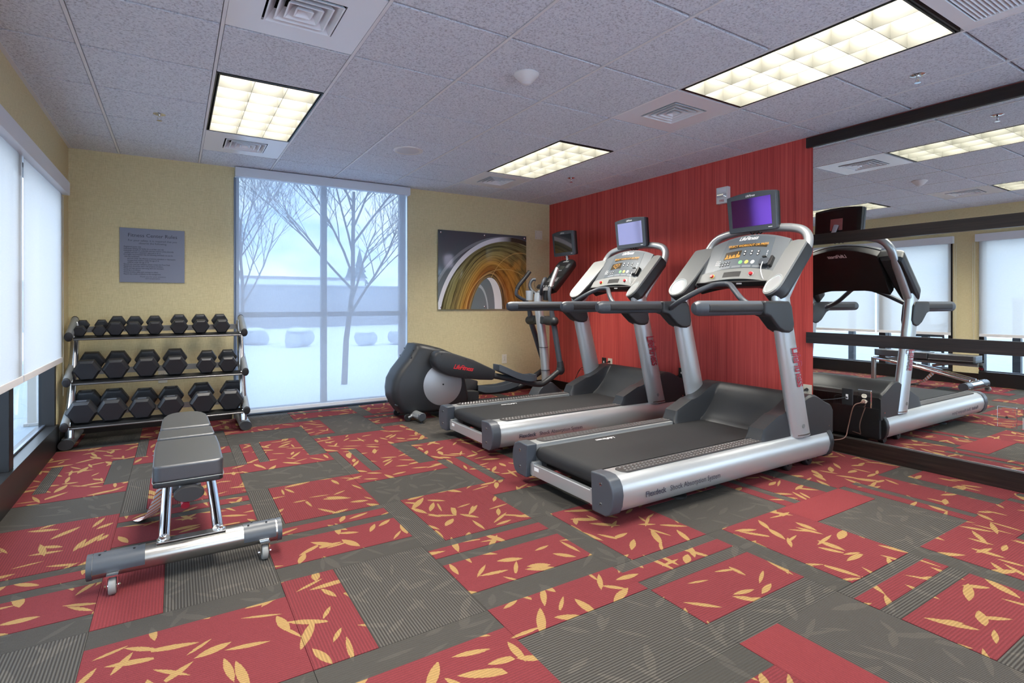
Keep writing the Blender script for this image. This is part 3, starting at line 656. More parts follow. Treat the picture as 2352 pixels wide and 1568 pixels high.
# ================================================================= treadmills
def treadmill(loc, label, tvtint, tvname, lit):
    t = thing('treadmill', label, 'treadmill', loc, 0, 'treadmills facing the red wall')
    for s in (-1, 1):
        prof = [(.30, .246), (.36, .25), (.40, .248), (.432, .232), (.452, .20), (.460, .155), (.452, .11), (.434, .075), (.405, .058), (.31, .058)]
        P = [(s*a, z) for a, z in prof]
        r = MB().prism(P, 'x', .035, 1.985).obj('side_rail', M['silver'], t, ang=50)
        P2 = [(s*(a+(.006 if a > .35 else -.004)), z+(.006 if z > .15 else -.006)) for a, z in prof]
        c = MB().prism(P2, 'x', -.03, .045).obj('rear_cap', M['plastic_lt'], t, bev=.008, seg=3)
        for z in (.105, .205): MB().cyl((-.0325, s*.375, z), (-.0295, s*.375, z), .008, 12).obj('bolt', M['chrome'], c); MB().cyl((-.0345, s*.375, z), (-.032, s*.375, z), .005, 8).obj('bolt_socket', M['black'], c)
        MB().prism(P2, 'x', 1.975, 2.02).obj('front_cap', M['plastic'], t, bev=.008, seg=3)
        pad = [(x+.76, y) for x, y in rrect(1.33, .086, .042, 6)]
        pd = MB().prism([(x, y+s*.363) for x, y in pad], 'z', .246, .2535).obj('foot_pad', M['pad'], t, bev=.002, seg=1)
        mb = MB()
        for a in range(46):
            for b in range(3):
                x = .135+a*.0275+(b % 2)*.012; y = s*.363+(b-1)*.026
                mb.add([(x-.008, y-.004, .2535), (x+.008, y-.004, .2535), (x+.008, y+.004, .2535), (x-.008, y+.004, .2535), (x-.004, y, .2562), (x+.004, y, .2562)], [(0, 1, 5, 4), (1, 2, 5), (2, 3, 4, 5), (3, 0, 4)])
        tag(mb.obj('pad_studs', plain('stud_grey', (.15, .145, .145), .35, .3), pd), kind='stuff')
        # uprights
        rings = []
        for z, cx, a, b in ((.235, 1.69, .104, .043), (.30, 1.672, .102, .043), (.6, 1.595, .098, .042), (.85, 1.53, .095, .041), (1.02, 1.488, .094, .040), (1.20, 1.462, .085, .036)):
            rings.append([(cx+a*cos(2*pi*k/24), s*.41+b*sin(2*pi*k/24), z) for k in range(24)])
        u = MB().loft(rings).obj('upright', M['silver'], t)
        mb = MB(); mb.loft([[(1.690-.0003*0+.1055*cos(2*pi*k/24), s*.41+.0445*sin(2*pi*k/24), z) for k in range(24)] for z in (.246, .254)]); mb.obj('collar', M['steel'], u)
        mb = MB(); mb.tube([(1.66, s*.4535, .31), (1.66, s*.4555, .31)], .014, 16); mb.obj('cover_plug', M['silver_lt'], u)
        if s < 0:
            letter('LifeFitness', M['dkred'], u, axes((1.552, -.4575, .70), (.27, 0, -.963), (.963, 0, .27)) @ Matrix.Scale(.078, 4) @ Matrix.Scale(1.6, 4, (0, 1, 0)), **LOGO)
            letter('Flexdeck', M['ink'], r, axes((.20, -.4605, .122), (1, 0, 0), (0, .05, 1)) @ Matrix.Scale(.042, 4), size=1, ax='LEFT', bold=.02)
            letter('Shock Absorption System', M['ink'], r, axes((.382, -.4605, .122), (1, 0, 0), (0, .05, 1)) @ Matrix.Scale(.040, 4), size=1, ax='LEFT')
        # handlebar with bracket
        mb = MB(); rings = []
        for x, k in ((.622, .25), (.630, .68), (.648, .9), (.67, 1), (1.26, 1.0)):
            rings.append([(x, s*.41+.030*k*cos(2*pi*q/20), 1.09+.044*k*sin(2*pi*q/20)) for q in range(20)])
        h = mb.loft(rings).obj('handlebar', M['plastic_lt'], t)
        mb = MB(); mb.prism([(y+s*.41, z+1.09) for y, z in rrect(.064, .058, .02, 3)], 'x', .73, 1.235); mb.obj('grip', M['rubber'], h)
        bp = [(1.24, 1.134), (1.24, 1.045), (1.29, 1.032), (1.335, .995), (1.385, .955), (1.44, .932), (1.50, .925), (1.545, .94), (1.555, .98), (1.53, 1.10), (1.50, 1.134)]
        MB().prism(bp, 'y', s*.41-.046, s*.41+.046).obj('handle_bracket', M['plastic'], t, bev=.018, seg=3)
    # belt and deck
    top = .236; prof = [(1.60, top), (.075, top)]
    prof += [(.075+.046*cos(a), .190+.046*sin(a)) for a in [pi/2+pi*k/10 for k in range(1, 10)]]
    prof += [(.075, .144), (1.60, .144)]
    belt = MB().prism(prof, 'y', -.262, .262).obj('running_belt', M['belt'], t)
    letter('LifeFitness', M['white'], belt, axes((.53, .225, .2368), (-1, 0, 0), (0, -1, 0)) @ Matrix.Scale(.046, 4), **LOGO)
    bx('deck', M['black'], t, .12, 1.62, -.298, .298, .10, .205)
    for s in (-1, 1):
        MB().cyl((.075, s*.263, .19), (.075, s*.292, .19), .040, 16).obj('roller_end', M['black'], t)
        bx('inner_bracket', M['silver'], t, -.005, .06, s*.276-.012, s*.276+.012, .066, .15, bev=.003)
        bx('deck_edge', M['steel'], t, .06, 1.5, s*.298-.008, s*.298+.008, .19, .226, bev=.003)
    cb = bx('cross_bar', M['silver'], t, -.004, .03, -.30, .30, .068, .138, bev=.006); bx('sticker', M['white'], cb, -.0055, -.0035, .21, .255, .105, .125)
    # feet and wheels
    for x, s in ((.62, -1), (.62, 1)):
        MB().lathe([(.001, 0), (.055, 0), (.055, .012), (.02, .022), (.016, .09), (.001, .09)], (x, s*.30, 0), 20).obj('levelling_foot', M['black'], t)
    for s in (-1, 1):
        for x in (1.62, 1.86):
            MB().lathe([(.008, -.02), (.034, -.02), (.040, -.012), (.040, .012), (.034, .02), (.008, .02)], (x, s*.36, .040), 20, 'y').obj('wheel', M['black'], t)
            bx('wheel_fork', M['black'], t, x-.02, x+.02, s*.36-.026, s*.36+.026, .035, .075)
    # motor hood: one sculpted skin
    X0, X1, Yh = 1.265, 2.055, .436
    yl = [-.436, -.433, -.428, -.42, -.412, -.408, -.404, -.40, -.38, -.36, -.34, -.32, -.305, -.298, -.292, -.286, -.280, -.274, -.268, -.25, -.2, -.14, -.07]; yl = yl+[0]+[-v for v in yl[::-1]]
    xl = [1.265, 1.272, 1.28, 1.29, 1.30]+[1.30+.69*k/36 for k in range(1, 37)]+[2.005, 2.018, 2.03, 2.04, 2.048, 2.055]; nx, ny = len(xl)-1, len(yl)-1
    def sm(a, b, v): v = max(0, min(1, (v-a)/(b-a))); return v*v*(3-2*v)
    def hz(x, y):
        ay = abs(y)
        if x < 1.47: sh = .305+.085*(x-1.265)/.205
        elif x < 1.80: sh = .39+.11*sm(1.47, 1.80, x)
        else: sh = .50-.085*sm(1.80, 2.06, x)
        if x < 1.30: sh = min(sh, .25+(x-1.265)/.035*.06)
        sc = .228 if x < 1.545 else .245+.235*(max(0, x-1.545)/.22)**1.35
        cz = min(sc, .488) if x < 1.78 else .50-.085*sm(1.80, 2.06, x)
        k = sm(.272, .30, ay); z = cz*(1-k)+max(sh, cz)*k
        if x < 1.70: z = z*(1-sm(.40, .412, ay))+.22*sm(.40, .412, ay)       # shoulders stop at the uprights
        e = sm(Yh-.018, Yh, ay); return z-.012*e*e-(.03*sm(2.02, 2.055, x)**2)
    vs = []; fs = []
    for a in range(nx+1):
        for b in range(ny+1):
            x = xl[a]; y = yl[b]; vs.append((x, y, hz(x, y)))
    for a in range(nx):
        for b in range(ny): q = a*(ny+1)+b; fs.append((q, q+1, q+ny+2, q+ny+1))
    mb = MB().add(vs, fs)
    edge = [b for b in range(ny+1)]+[a*(ny+1)+ny for a in range(1, nx+1)]+[nx*(ny+1)+b for b in range(ny-1, -1, -1)]+[a*(ny+1) for a in range(nx-1, 0, -1)]
    n0 = len(mb.v); mb.v += [(vs[q][0], vs[q][1], .215) for q in edge]; m_ = len(edge)
    for k in range(m_): mb.f.append((edge[k], edge[(k+1) % m_], n0+(k+1) % m_, n0+k)); mb.mi.append(0)
    hd = mb.obj('motor_hood', M['plastic'], t, ang=42)
    for s in (-1, 1): MB().cyl((2.0, s*.437, .27), (2.0, s*.441, .27), .006, 10).obj('screw', M['chrome'], hd)
    bx('front_panel', M['plastic'], t, 2.03, 2.06, -.43, .43, .07, .30, bev=.006)
    vg = MB()
    for k in range(26): vg.box(2.058, 2.0605, -.22+.017*k, -.213+.017*k, .315, .385)
    tag(vg.obj('vent_slots', M['black'], t), kind='stuff')
    MB().cyl((2.050, .28, .345), (2.060, .28, .345), .03, 20).obj('badge', M['dkred'], t)
    # ---------------- console
    con = M['panel']
    for s in (-1, 1):
        d = Vector((.711, 0, .703)); e = Vector((.30, -s*.95, 0)).normalized(); e = (e-d*e.dot(d)).normalized()
        nrm = d.cross(e).normalized(); nrm = nrm if nrm.x < 0 else -nrm                     # toward the user
        o = Vector((1.352, s*.452, 1.186))
        L_ = .53; wd = .145
        def P(a, q, off): return o+e*a+d*q+nrm*off
        outl = [(0, .10)]+[(wd*.46-wd*.46*cos(pi*k/10), .085-.085*sin(pi*k/10)) for k in range(0, 11)]+[(wd*.95, .12), (wd*1.0, .20), (wd*1.06, .545), (wd*.55, .535), (.012, .505), (0, .49)]
        mb = MB(); mb.loft([[P(a, q, .006) for a, q in outl], [P(a, q, -.012) for a, q in outl]]); wc = mb.obj('wing_cover', M['silver_lt'], t, bev=.004)
        mb = MB(); mb.loft([[P(a, q, -.012) for a, q in outl], [P(a+.004, q, -.075) for a, q in outl], [P(a*.8+.02, q*.9+.03, -.10) for a, q in outl]]); mb.obj('wing_body', M['plastic'], t, bev=.004)
        mb = MB(); rg = lambda k, off: [P(wd*.46+.060*k*cos(2*pi*i_/28), .095+.086*k*sin(2*pi*i_/28), off) for i_ in range(28)]
        mb.loft([rg(1, .0062), rg(1, .009), rg(.93, .009), rg(.90, .0065)]); mb.obj('speaker_ring', M['silver'], wc)
        mb = MB(); mb.loft([rg(.90, .006), rg(.90, .0072), rg(.4, .004)]); mb.obj('speaker_grille', plain('speaker_mesh', (.30, .34, .35), .5, .3, .5, 900), wc)
    # centre panel: curved plate between the wings
    def cp(y, v, off=0):
        q = (y/.30)**2; xb, zb = 1.578-.045*q, 1.290-.035*q; xt, zt = 1.768-.008*q, 1.624-.055*q
        x = xb+(xt-xb)*v; z = zb+(zt-zb)*v; n_ = Vector((-(zt-zb), 0, xt-xb)).normalized()
        return Vector((x, y, z))+n_*off
    def plate(name, m, y0, y1, v0, v1, o0, o1, parent, n=14, bev=.002, skew=0):
        mb = MB(); ring = []
        for a in range(n+1): y = y0+(y1-y0)*a/n; ring.append((y, v0))
        for a in range(n, -1, -1): y = y0+(y1-y0)*a/n; ring.append((y*(1-skew), v1))
        A = [cp(y, v, o0) for y, v in ring]; B = [cp(y, v, o1) for y, v in ring]; N = n+1
        vs = A+B; fs = []
        for a in range(n): fs.append((a, a+1, 2*N-2-a, 2*N-1-a)); fs.append((2*N+a, 4*N-1-a, 4*N-2-a, 2*N+a+1))
        for a in range(2*N): b = (a+1) % (2*N); fs.append((a, 2*N+a, 2*N+b, b))
        return mb.add(vs, fs).obj(name, m, parent, bev=bev, ang=40)
    pn = plate('console_panel', con, -.312, .312, 0, 1, .004, -.02, t)
    plate('console_body', M['black'], -.315, .315, -.02, .99, -.021, -.105, t, bev=.01)
    tr = plate('console_tray', M['silver_lt'], -.305, .305, -.005, .235, .005, .012, t, bev=.003)
    mb = MB(); mb.prism([(1.50, 1.268), (1.60, 1.285), (1.64, 1.27), (1.62, 1.225), (1.54, 1.235)], 'y', -.285, .285); ub = mb.obj('console_underside', M['black'], t, bev=.006)
    bx('usb_port', M['whitep'], ub, 1.506, 1.512, -.10, -.06, 1.252, 1.262)
    ov = plate('keypad_overlay', plain('overlay_grey', (.105, .125, .145), .3, .1), -.225, .20, .25, .955, .0045, .006, t, bev=0, skew=.10)
    def on(y, v, off=.0065): # matrix lying on the panel: x to viewer's right, y up the panel
        p = cp(y, v, off); up = cp(y, v+.1, off)-p; return axes(p, (0, -1, 0), up)
    letter('LifeFitness', M['white'], ov, on(.005, .875) @ Matrix.Scale(.044, 4), **LOGO)
    ds = plate('message_display', M['leds'], -.165, .14, .715, .785, .006, .0075, t, bev=0)
    letter('SELECT WORKOUT OR PRESS', M['amber'], ds, on(-.012, .728, .008) @ Matrix.Scale(.0245, 4), size=1, bold=.02)
    mt = plate('matrix_display', M['leds'], .025, .155, .475, .645, .006, .0075, t, bev=0, n=6)
    rnd = random.Random(3); mb = MB()
    if lit == 'bars':
        for k in range(15):
            y = .148-.0082*k; v1 = .49+.012+.13*abs(sin(k*.9+.4))*rnd.uniform(.35, 1)
            mb.add([cp(y, .485, .0082), cp(y-.0058, .485, .0082), cp(y-.0058, v1, .0082), cp(y, v1, .0082)], [(0, 1, 2, 3)])
    else:
        hp = [(16*sin(a)**3, 13*cos(a)-5*cos(2*a)-2*cos(3*a)-cos(4*a)) for a in [2*pi*k/22 for k in range(22)]]
        for x, z in hp:
            y, v = .09-x*.0024, .565+z*.0042
            mb.add([cp(y+.004, v-.008, .0082), cp(y-.004, v-.008, .0082), cp(y-.004, v+.008, .0082), cp(y+.004, v+.008, .0082)], [(0, 1, 2, 3)])
        for k in range(6):
            y, v = .115-.009*k, .555+.02*(k % 2)
            mb.add([cp(y+.003, v-.006, .0082), cp(y-.003, v-.006, .0082), cp(y-.003, v+.006, .0082), cp(y+.003, v+.006, .0082)], [(0, 1, 2, 3)])
    mb.obj('lit_graph', M['amber'], mt, smooth=False)
    btn = lambda y, v, r, m, nm='button', par=ov: link(nm, bmesh_btn(r, m), par, on(y, v, .006))
    for y in (-.008, -.062, -.116):
        for v in (.55, .61): btn(y, v, .0115, M['black']); btn(y, v, .006, M['white'], 'button_mark').matrix_local = on(y, v, .0085)
    for y, m in ((.005, 'green'), (-.045, 'yellow'), (-.095, 'whitep')): btn(y, .375, .0155, M[m]); 
    for a in range(4):
        for b in range(2): btn(.165-.022*a, .345+.055*b, .0085, M['black']); btn(.165-.022*a, .345+.055*b, .004, M['white'], 'button_mark').matrix_local = on(.165-.022*a, .345+.055*b, .0085)
    letter('1 2 3\n4 5 6\n7 8 9', M['white'], ov, on(-.168, .60) @ Matrix.Scale(.022, 4), size=1, bold=.02)
    letter('1 2 3\n4 5 6\n7 8 9', M['white'], ov, on(.195, .46) @ Matrix.Scale(.017, 4), size=1, bold=.02)
    for k in range(4): plate('print_block', plain('fine_print', (.20, .22, .24), .5), .15-.085*k-.07, .15-.085*k, .265, .305, .006, .0066, ov, n=2, bev=0)
    slot = plate('cup_slot', M['black'], -.035, .105, .045, .16, .0121, .0128, tr, n=8, bev=0)
    for y in (.19, -.125):
        MB_ = btn(y, .105, .019, M['yellow'] if y > 0 else M['silver'], 'stop_button_ring', tr); MB_.matrix_local = on(y, .105, .0122)
        q = link('stop_button', bmesh_btn(.014, M['redbtn'], .014), tr, on(y, .105, .013))
    dk = MB(); dk.prism(rrect(.075, .055, .018, 4), 'z', 0, .034); dk.xf(on(-.205, .37, .005)); dk = dk.obj('phone_dock', M['plastic_lt'], t, bev=.006)
    MB().prism(rrect(.02, .085, .009, 4), 'z', 0, .03).xf(on(-.252, .41, .005)).obj('dock_hook', M['black'], dk, bev=.004)
    MB().prism(rrect(.03, .012, .005, 3), 'z', .02, .04).xf(on(-.2, .455, .005)).obj('dock_clip', M['black'], dk, bev=.002)
    p0 = cp(-.205, .34, .042)
    MB().tube(cat([p0, p0+Vector((-.03, -.005, -.05)), p0+Vector((-.05, -.03, -.11)), p0+Vector((-.02, -.035, -.16)), Vector((1.53, -.20, 1.255))], 8), .0028, 6).obj('dock_cord', M['white'], t)
    pb = cp(0, .80, -.1065); letter('LifeFitness', M['white'], t, axes(pb, (0, 1, 0), cp(0, .9, -.1065)-pb) @ Matrix.Scale(.045, 4), 'rear_logo', **LOGO)
    # ergo bar
    pts = cat([(1.36, .405, 1.085), (1.31, .355, 1.085), (1.30, .26, 1.135), (1.36, .15, 1.205), (1.42, .07, 1.247), (1.43, 0, 1.255), (1.42, -.07, 1.247), (1.36, -.15, 1.205), (1.30, -.26, 1.135), (1.31, -.355, 1.085), (1.36, -.405, 1.085)], 7)
    eb = MB().tube(pts, .019, 14).obj('ergo_bar', M['plastic_lt'], t)
    # support arch behind the console
    half = [(1.50, .405, 1.13), (1.60, .405, 1.26), (1.755, .407, 1.455), (1.815, .40, 1.555), (1.840, .355, 1.620), (1.848, .27, 1.652), (1.852, .14, 1.668), (1.853, 0, 1.672)]
    pts = cat(half+[(x, -y, z) for x, y, z in half[-2::-1]], 6)
    MB().tube(pts, .031, 14).obj('support_arch', M['silver'], t)
    make_tv(t, (1.765, 0, 1.795), -6, tvtint, tvname)
    return t
_bt = {}
def bmesh_btn(r, m, h=.0025):
    k = (r, m.name, h)
    if k not in _bt: _bt[k] = MB().lathe([(r, 0), (r, h*.6), (r*.8, h), (.0005, h)], n=14).mesh('button', m)
    return _bt[k]
treadmill((2.27, -1.05, 0), 'nearer silver treadmill with a purple screen beside the mirror', (.26, .10, .58), 'purple_screen', 'bars')
treadmill((2.37, .305, 0), 'middle silver treadmill with a pale lilac screen, next to the elliptical', (.97, .74, .86), 'lilac_screen', 'heart')
# ================================================================= elliptical trainer (x toward the red wall)
def elliptical():
    t = thing('elliptical_trainer', 'charcoal elliptical cross-trainer in the far corner by the artwork', 'elliptical', (2.2, 1.5, 0))
    H = [(.178, .727), (.165, .70), (.150, .67), (.093, .585), (.003, .480), (-.044, .395), (-.057, .303), (-.049, .22), (-.015, .143), (.04, .070), (.10, .055), (.436, .052), (.74, .052), (.748, .158), (.725, .28), (.705, .366), (.66, .50), (.583, .617), (.455, .671), (.325, .707), (.23, .728)]
    c = Vector((.36, 0, .36))
    def ring(k, y): return [(c.x+(x-c.x)*k, y, c.z+(z-c.z)*k) for x, z in H]
    mb = MB(); mb.loft([ring(.86, -.165), ring(.93, -.152), ring(.985, -.12), ring(1, -.07), ring(1, .07), ring(.985, .12), ring(.93, .152), ring(.86, .165)]); hs = mb.obj('rear_housing', M['plastic'], t, ang=50)
    for s in (-1, 1):
        for k in range(4):
            p = [(.150+.022*k, .675-.012*k), (.178+.022*k, .64-.016*k), (.195+.022*k, .59-.014*k)]
            MB().tube(cat([(x, s*(.122+.004*k), z) for x, z in p], 4), .005, 6).obj('vent_slot', M['black'], hs)
        MB().lathe([(.001, -.003), (.200, -.003), (.205, 0), (.200, .004), (.001, .006)], (.440, s*.168, .325), 48, 'y').obj('crank_disc', plain('disc_silver', (.36, .36, .37), .38, .4), t)
        MB().cyl((.440, s*.170, .325), (.440, s*.1775, .325), .008, 12).obj('disc_bolt', M['black'], hs)
        for x, z in ((.12, .60), (-.02, .16)): MB().cyl((x, s*.10, z), (x, s*.153, z), .007, 10).obj('screw_hole', M['black'], hs)
    # crank covers: near one raised, far one lowered
    AC = [(.278, .567), (.284, .61), (.300, .645), (.339, .667), (.39, .664), (.446, .650), (.71, .560), (.955, .445), (.964, .432), (.945, .352), (.925, .345), (.778, .358), (.576, .390), (.45, .42), (.382, .449), (.32, .489), (.288, .53)]
    for s, dz, dx, rot in ((-1, 0, 0, 0), (1, -.26, .06, 9)):
        cc = Vector((.6, 0, .5)); rr = lambda k, y: [(cc.x+(x-cc.x)*k, y, cc.z+(z-cc.z)*k) for x, z in AC]
        mb = MB(); mb.loft([rr(.93, s*.19), rr(1, s*.205), rr(1, s*.285), rr(.96, s*.305), rr(.90, s*.312)])
        mb.xf(Matrix.Translation((dx, 0, dz)) @ Matrix.Translation((.4, 0, .5)) @ Matrix.Rotation(R(-rot), 4, 'Y') @ Matrix.Translation((-.4, 0, -.5)))
        cv = mb.obj('crank_cover', M['plastic'], t, ang=50)
        if s < 0:
            letter('LifeFitness', M['red'], cv, axes((.585, -.3135, .472), (.982, 0, -.19), (.19, 0, .982)) @ Matrix.Scale(.062, 4), **LOGO)
            for x, z in ((.36, .635), (.62, .57), (.335, .52), (.62, .40)): MB().cyl((x, -.308, z), (x, -.315, z), .006, 10).obj('screw_hole', M['black'], cv)
        ya = s*.25
        if s < 0: tube_p = [(.95, ya, .385), (1.05, ya, .362), (1.30, ya, .30), (1.50, ya, .252), (1.60, ya, .262), (1.80, ya, .375)]; ank = (1.815, ya, .385)
        else: tube_p = [(.72, ya, .16), (.96, ya, .145), (1.25, ya, .125), (1.46, ya, .128), (1.60, ya, .155), (1.95, ya, .33)]; ank = (1.955, ya, .34)
        MB().tube(cat(tube_p, 6), .030, 14).obj('pedal_arm', M['plastic'], t)
        # pedal: open tray with a swept rim
        if s < 0: base = [(1.00, .445), (1.10, .40), (1.20, .355), (1.31, .322), (1.40, .312), (1.45, .316)]
        else: base = [(1.03, .170), (1.12, .145), (1.25, .142), (1.38, .155), (1.50, .178), (1.56, .195)]
        path = cat([(x, 0, z) for x, z in base], 4); mb = MB(); hw = .085
        ringsL = []
        for k, p in enumerate(path):
            f = k/(len(path)-1); w = hw*(1-.25*abs(2*f-1)**3); rim = .055
            ringsL.append([(p.x, ya-w, p.z+rim), (p.x, ya-w*.9, p.z+rim), (p.x, ya-w*.86, p.z+.012), (p.x, ya+w*.86, p.z+.012), (p.x, ya+w*.9, p.z+rim*.9), (p.x, ya+w, p.z+rim*.9), (p.x, ya+w, p.z-.012), (p.x, ya-w, p.z-.012)])
        mb.loft(ringsL); e0 = path[-1]; mb.box(e0.x-.012, e0.x+.006, ya-hw*.75, ya+hw*.75, e0.z-.012, e0.z+.05); e1 = path[0]; mb.box(e1.x-.006, e1.x+.012, ya-hw*.75, ya+hw*.75, e1.z-.012, e1.z+.05)
        pdl = mb.obj('foot_pedal', M['plastic_lt'], t, bev=.004)
        # ankle joint, swing arm
        mb = MB().ball(ank, .05, .045, .056); mb.cyl((ank[0], ya, ank[2]+.03), (ank[0]-.008, ya, ank[2]+.095), .042, 16, .034); mb.obj('ankle_joint', M['plastic'], t)
        piv = (1.735, s*.215, .925)
        MB().tube([(ank[0]-.006, ya, ank[2]+.06), (piv[0]+.008, s*.222, .90)], .0315, 14).obj('swing_arm', M['plastic_lt'], t)
        mb = MB().tube(cat([(piv[0]+.004, s*.10, .925), (piv[0], s*.17, .925), (piv[0], s*.235, .92)], 4), .052, 14); mb.ball((piv[0], s*.24, .92), .052); mb.obj('pivot_housing', M['plastic'], t)
        if s < 0: hp = [(1.735, -.215, .93), (1.722, -.215, 1.02), (1.70, -.22, 1.12), (1.688, -.215, 1.20), (1.705, -.205, 1.28), (1.76, -.19, 1.39), (1.825, -.175, 1.505)]; gcut = .68
        else: hp = [(1.735, .215, .93), (1.715, .215, 1.03), (1.69, .225, 1.13), (1.60, .235, 1.18), (1.545, .235, 1.225), (1.565, .225, 1.31), (1.64, .21, 1.40), (1.71, .20, 1.485)]; gcut = .66
        pth = cat(hp, 6); MB().tube(pth, [.034-.014*min(1, k/10) for k in range(len(pth))], 12).obj('swing_handle', M['plastic_lt'], t)
        g0 = int(len(pth)*gcut); MB().tube(pth[g0:], .0235, 12).obj('hand_grip', M['silver'] if s < 0 else M['rubber'], t)
    # mast
    mp_ = cat([(1.80, 0, .15), (1.795, 0, .30), (1.765, 0, .60), (1.725, 0, .88), (1.690, 0, 1.12), (1.70, 0, 1.23)], 5)
    ms = MB().tube(mp_, .052, 20, .044).obj('mast', M['silver'], t)
    for z, x in ((.36, 1.789), (.62, 1.763)): MB().lathe([(.0535, -.003), (.0535, .003), (.046, .003), (.046, -.003)], (x, 0, z), 24).obj('seam_ring', M['black'], ms)
    MB().box(1.69, 1.78, -.10, .10, .885, .975).obj('pivot_block', M['plastic'], t, bev=.02, seg=3)
    # base: foot shroud, spine, stabilisers
    fp = [(1.60, .07), (1.66, .16), (1.74, .225), (1.83, .225), (1.90, .17), (2.02, .075), (2.02, .05), (1.60, .05)]
    MB().prism(fp, 'y', -.085, .085).obj('mast_shroud', M['plastic_lt'], t, bev=.02, seg=3)
    MB().prism([(.70, .06), (.70, .22), (.90, .20), (.90, .10), (1.65, .09), (1.65, .05), (.74, .05)], 'y', -.06, .06).obj('base_spine', M['plastic'], t, bev=.008)
    MB().tube([(1.92, -.30, .06), (1.92, .30, .06)], .036, 16).obj('front_stabiliser', M['greypaint'], t)
    st = MB().tube([(.16, -.31, .062), (.16, .31, .062)], .037, 18).obj('rear_stabiliser', M['silver'], t)
    for s in (-1, 1):
        MB().lathe([(.02, 0), (.038, 0), (.040, .012*1), (.034, .02), (.016, .02)], (.16, s*.305-.0, .062), 18, 'y').obj('end_cap', M['plastic_lt'], st) if s > 0 else MB().lathe([(.02, 0), (.038, 0), (.040, -.012), (.034, -.02), (.016, -.02)], (.16, -.305, .062), 18, 'y').obj('end_cap', M['plastic_lt'], st)
        MB().lathe([(.001, 0), (.022, 0), (.020, .006), (.008, .01), (.007, .03), (.001, .03)], (.165, s*.30, 0), 16).obj('levelling_foot', M['black'], t)
        MB().lathe([(.008, -.014), (.032, -.014), (.035, -.008), (.035, .008), (.032, .014), (.008, .014)], (.085, s*.15, .038), 20, 'y').obj('wheel', M['black'], t)
        MB().tube([(.16, s*.15, .062), (.085, s*.15, .038)], .018, 10).obj('wheel_arm', M['silver'], t)
    # cup holders, hand sensors
    for y, m in ((.10, 'silver'), (-.10, 'black')):
        MB().lathe([(.040, 0), (.046, .11), (.042, .11), (.037, .012), (.001, .012), (.001, 0)], (1.62 if y > 0 else 1.76, y*.7, 1.15), 22).obj('cup_holder', M[m], t)
    for s in (-1, 1):
        MB().tube(cat([(1.70, s*.04, 1.22), (1.665, s*.10, 1.27), (1.66, s*.125, 1.33), (1.69, s*.12, 1.385), (1.725, s*.10, 1.39)], 6), .0185, 12).obj('sensor_handle', M['plastic_lt'], t)
    # console
    d = Vector((.66, 0, .75)).normalized(); o = Vector((1.80, 0, 1.275)); nrm = Vector((-d.z, 0, d.x))
    out = [(-.125, .01), (-.135, .06), (-.155, .40), (-.145, .445), (-.09, .468), (0, .474), (.09, .468), (.145, .445), (.155, .40), (.135, .06), (.125, .01), (.05, -.012), (-.05, -.012)]
    P = lambda y, q, off: o+Vector((0, y, 0))+d*q+nrm*off
    mb = MB(); mb.loft([[P(y, q, 0) for y, q in out], [P(y, q, -.03) for y, q in out], [P(y*.85, q*.95+.01, -.075) for y, q in out]]); cb_ = mb.obj('console', M['black'], t, bev=.006)
    mb = MB(); mb.loft([[P(y*.93, q*.95+.012, .0005) for y, q in out], [P(y*.93, q*.95+.012, .003) for y, q in out]]); fc = mb.obj('console_face', M['plastic'], t)
    cm = lambda y, q, off=.0035: axes(P(y, q, off), (0, -1, 0), d)
    letter('LifeFitness', M['white'], fc, cm(0, .425) @ Matrix.Scale(.03, 4), **LOGO)
    MB().prism(rrect(.11, .055, .004, 2), 'z', 0, .002).xf(cm(0, .335)).obj('display_window', plain('lcd_dark', (.05, .055, .05), .2), fc)
    MB().prism(rrect(.24, .035, .006, 2), 'z', 0, .002).xf(cm(.0, .215)).obj('reading_rack', M['black'], fc)
    for y in (.10, -.10): letter('1 2 3\n4 5 6\n7 8 9', M['white'], fc, cm(y, .375) @ Matrix.Scale(.022, 4), size=1, bold=.02)
    for y in (.07, 0, -.07): letter('1 2 3\n4 5 6\n7 8 9', M['white'], fc, cm(y, .16) @ Matrix.Scale(.022, 4), size=1, bold=.02)
    for k in range(5): link('button', bmesh_btn(.008, M['white']), fc, cm(-.09+.045*k, .05))
    for k in range(3): link('button', bmesh_btn(.007, M['whitep']), fc, cm(-.03+.03*k, .29))
    MB().tube([(1.70, 0, 1.22), (1.82, 0, 1.27)], .04, 14).obj('console_neck', M['silver'], t)
    MB().tube([P(0, .42, -.05), (2.10, 0, 1.66), (2.11, 0, 1.72)], .015, 12).obj('monitor_stem', M['silver'], t)
    MB().tube(cat([(1.70, .06, 1.38), (1.69, .08, 1.33), (1.71, .07, 1.28), (1.75, .05, 1.29)], 6), .002, 5).obj('dock_cord', M['black'], t)
    MB().prism(rrect(.05, .05, .01), 'z', 0, .03).xf(cm(.15, .03)).obj('phone_dock', M['plastic'], t, bev=.004)
    make_tv(t, (2.05, .012, 1.815), -6, (.30, .27, .25), 'dark_screen')
elliptical()

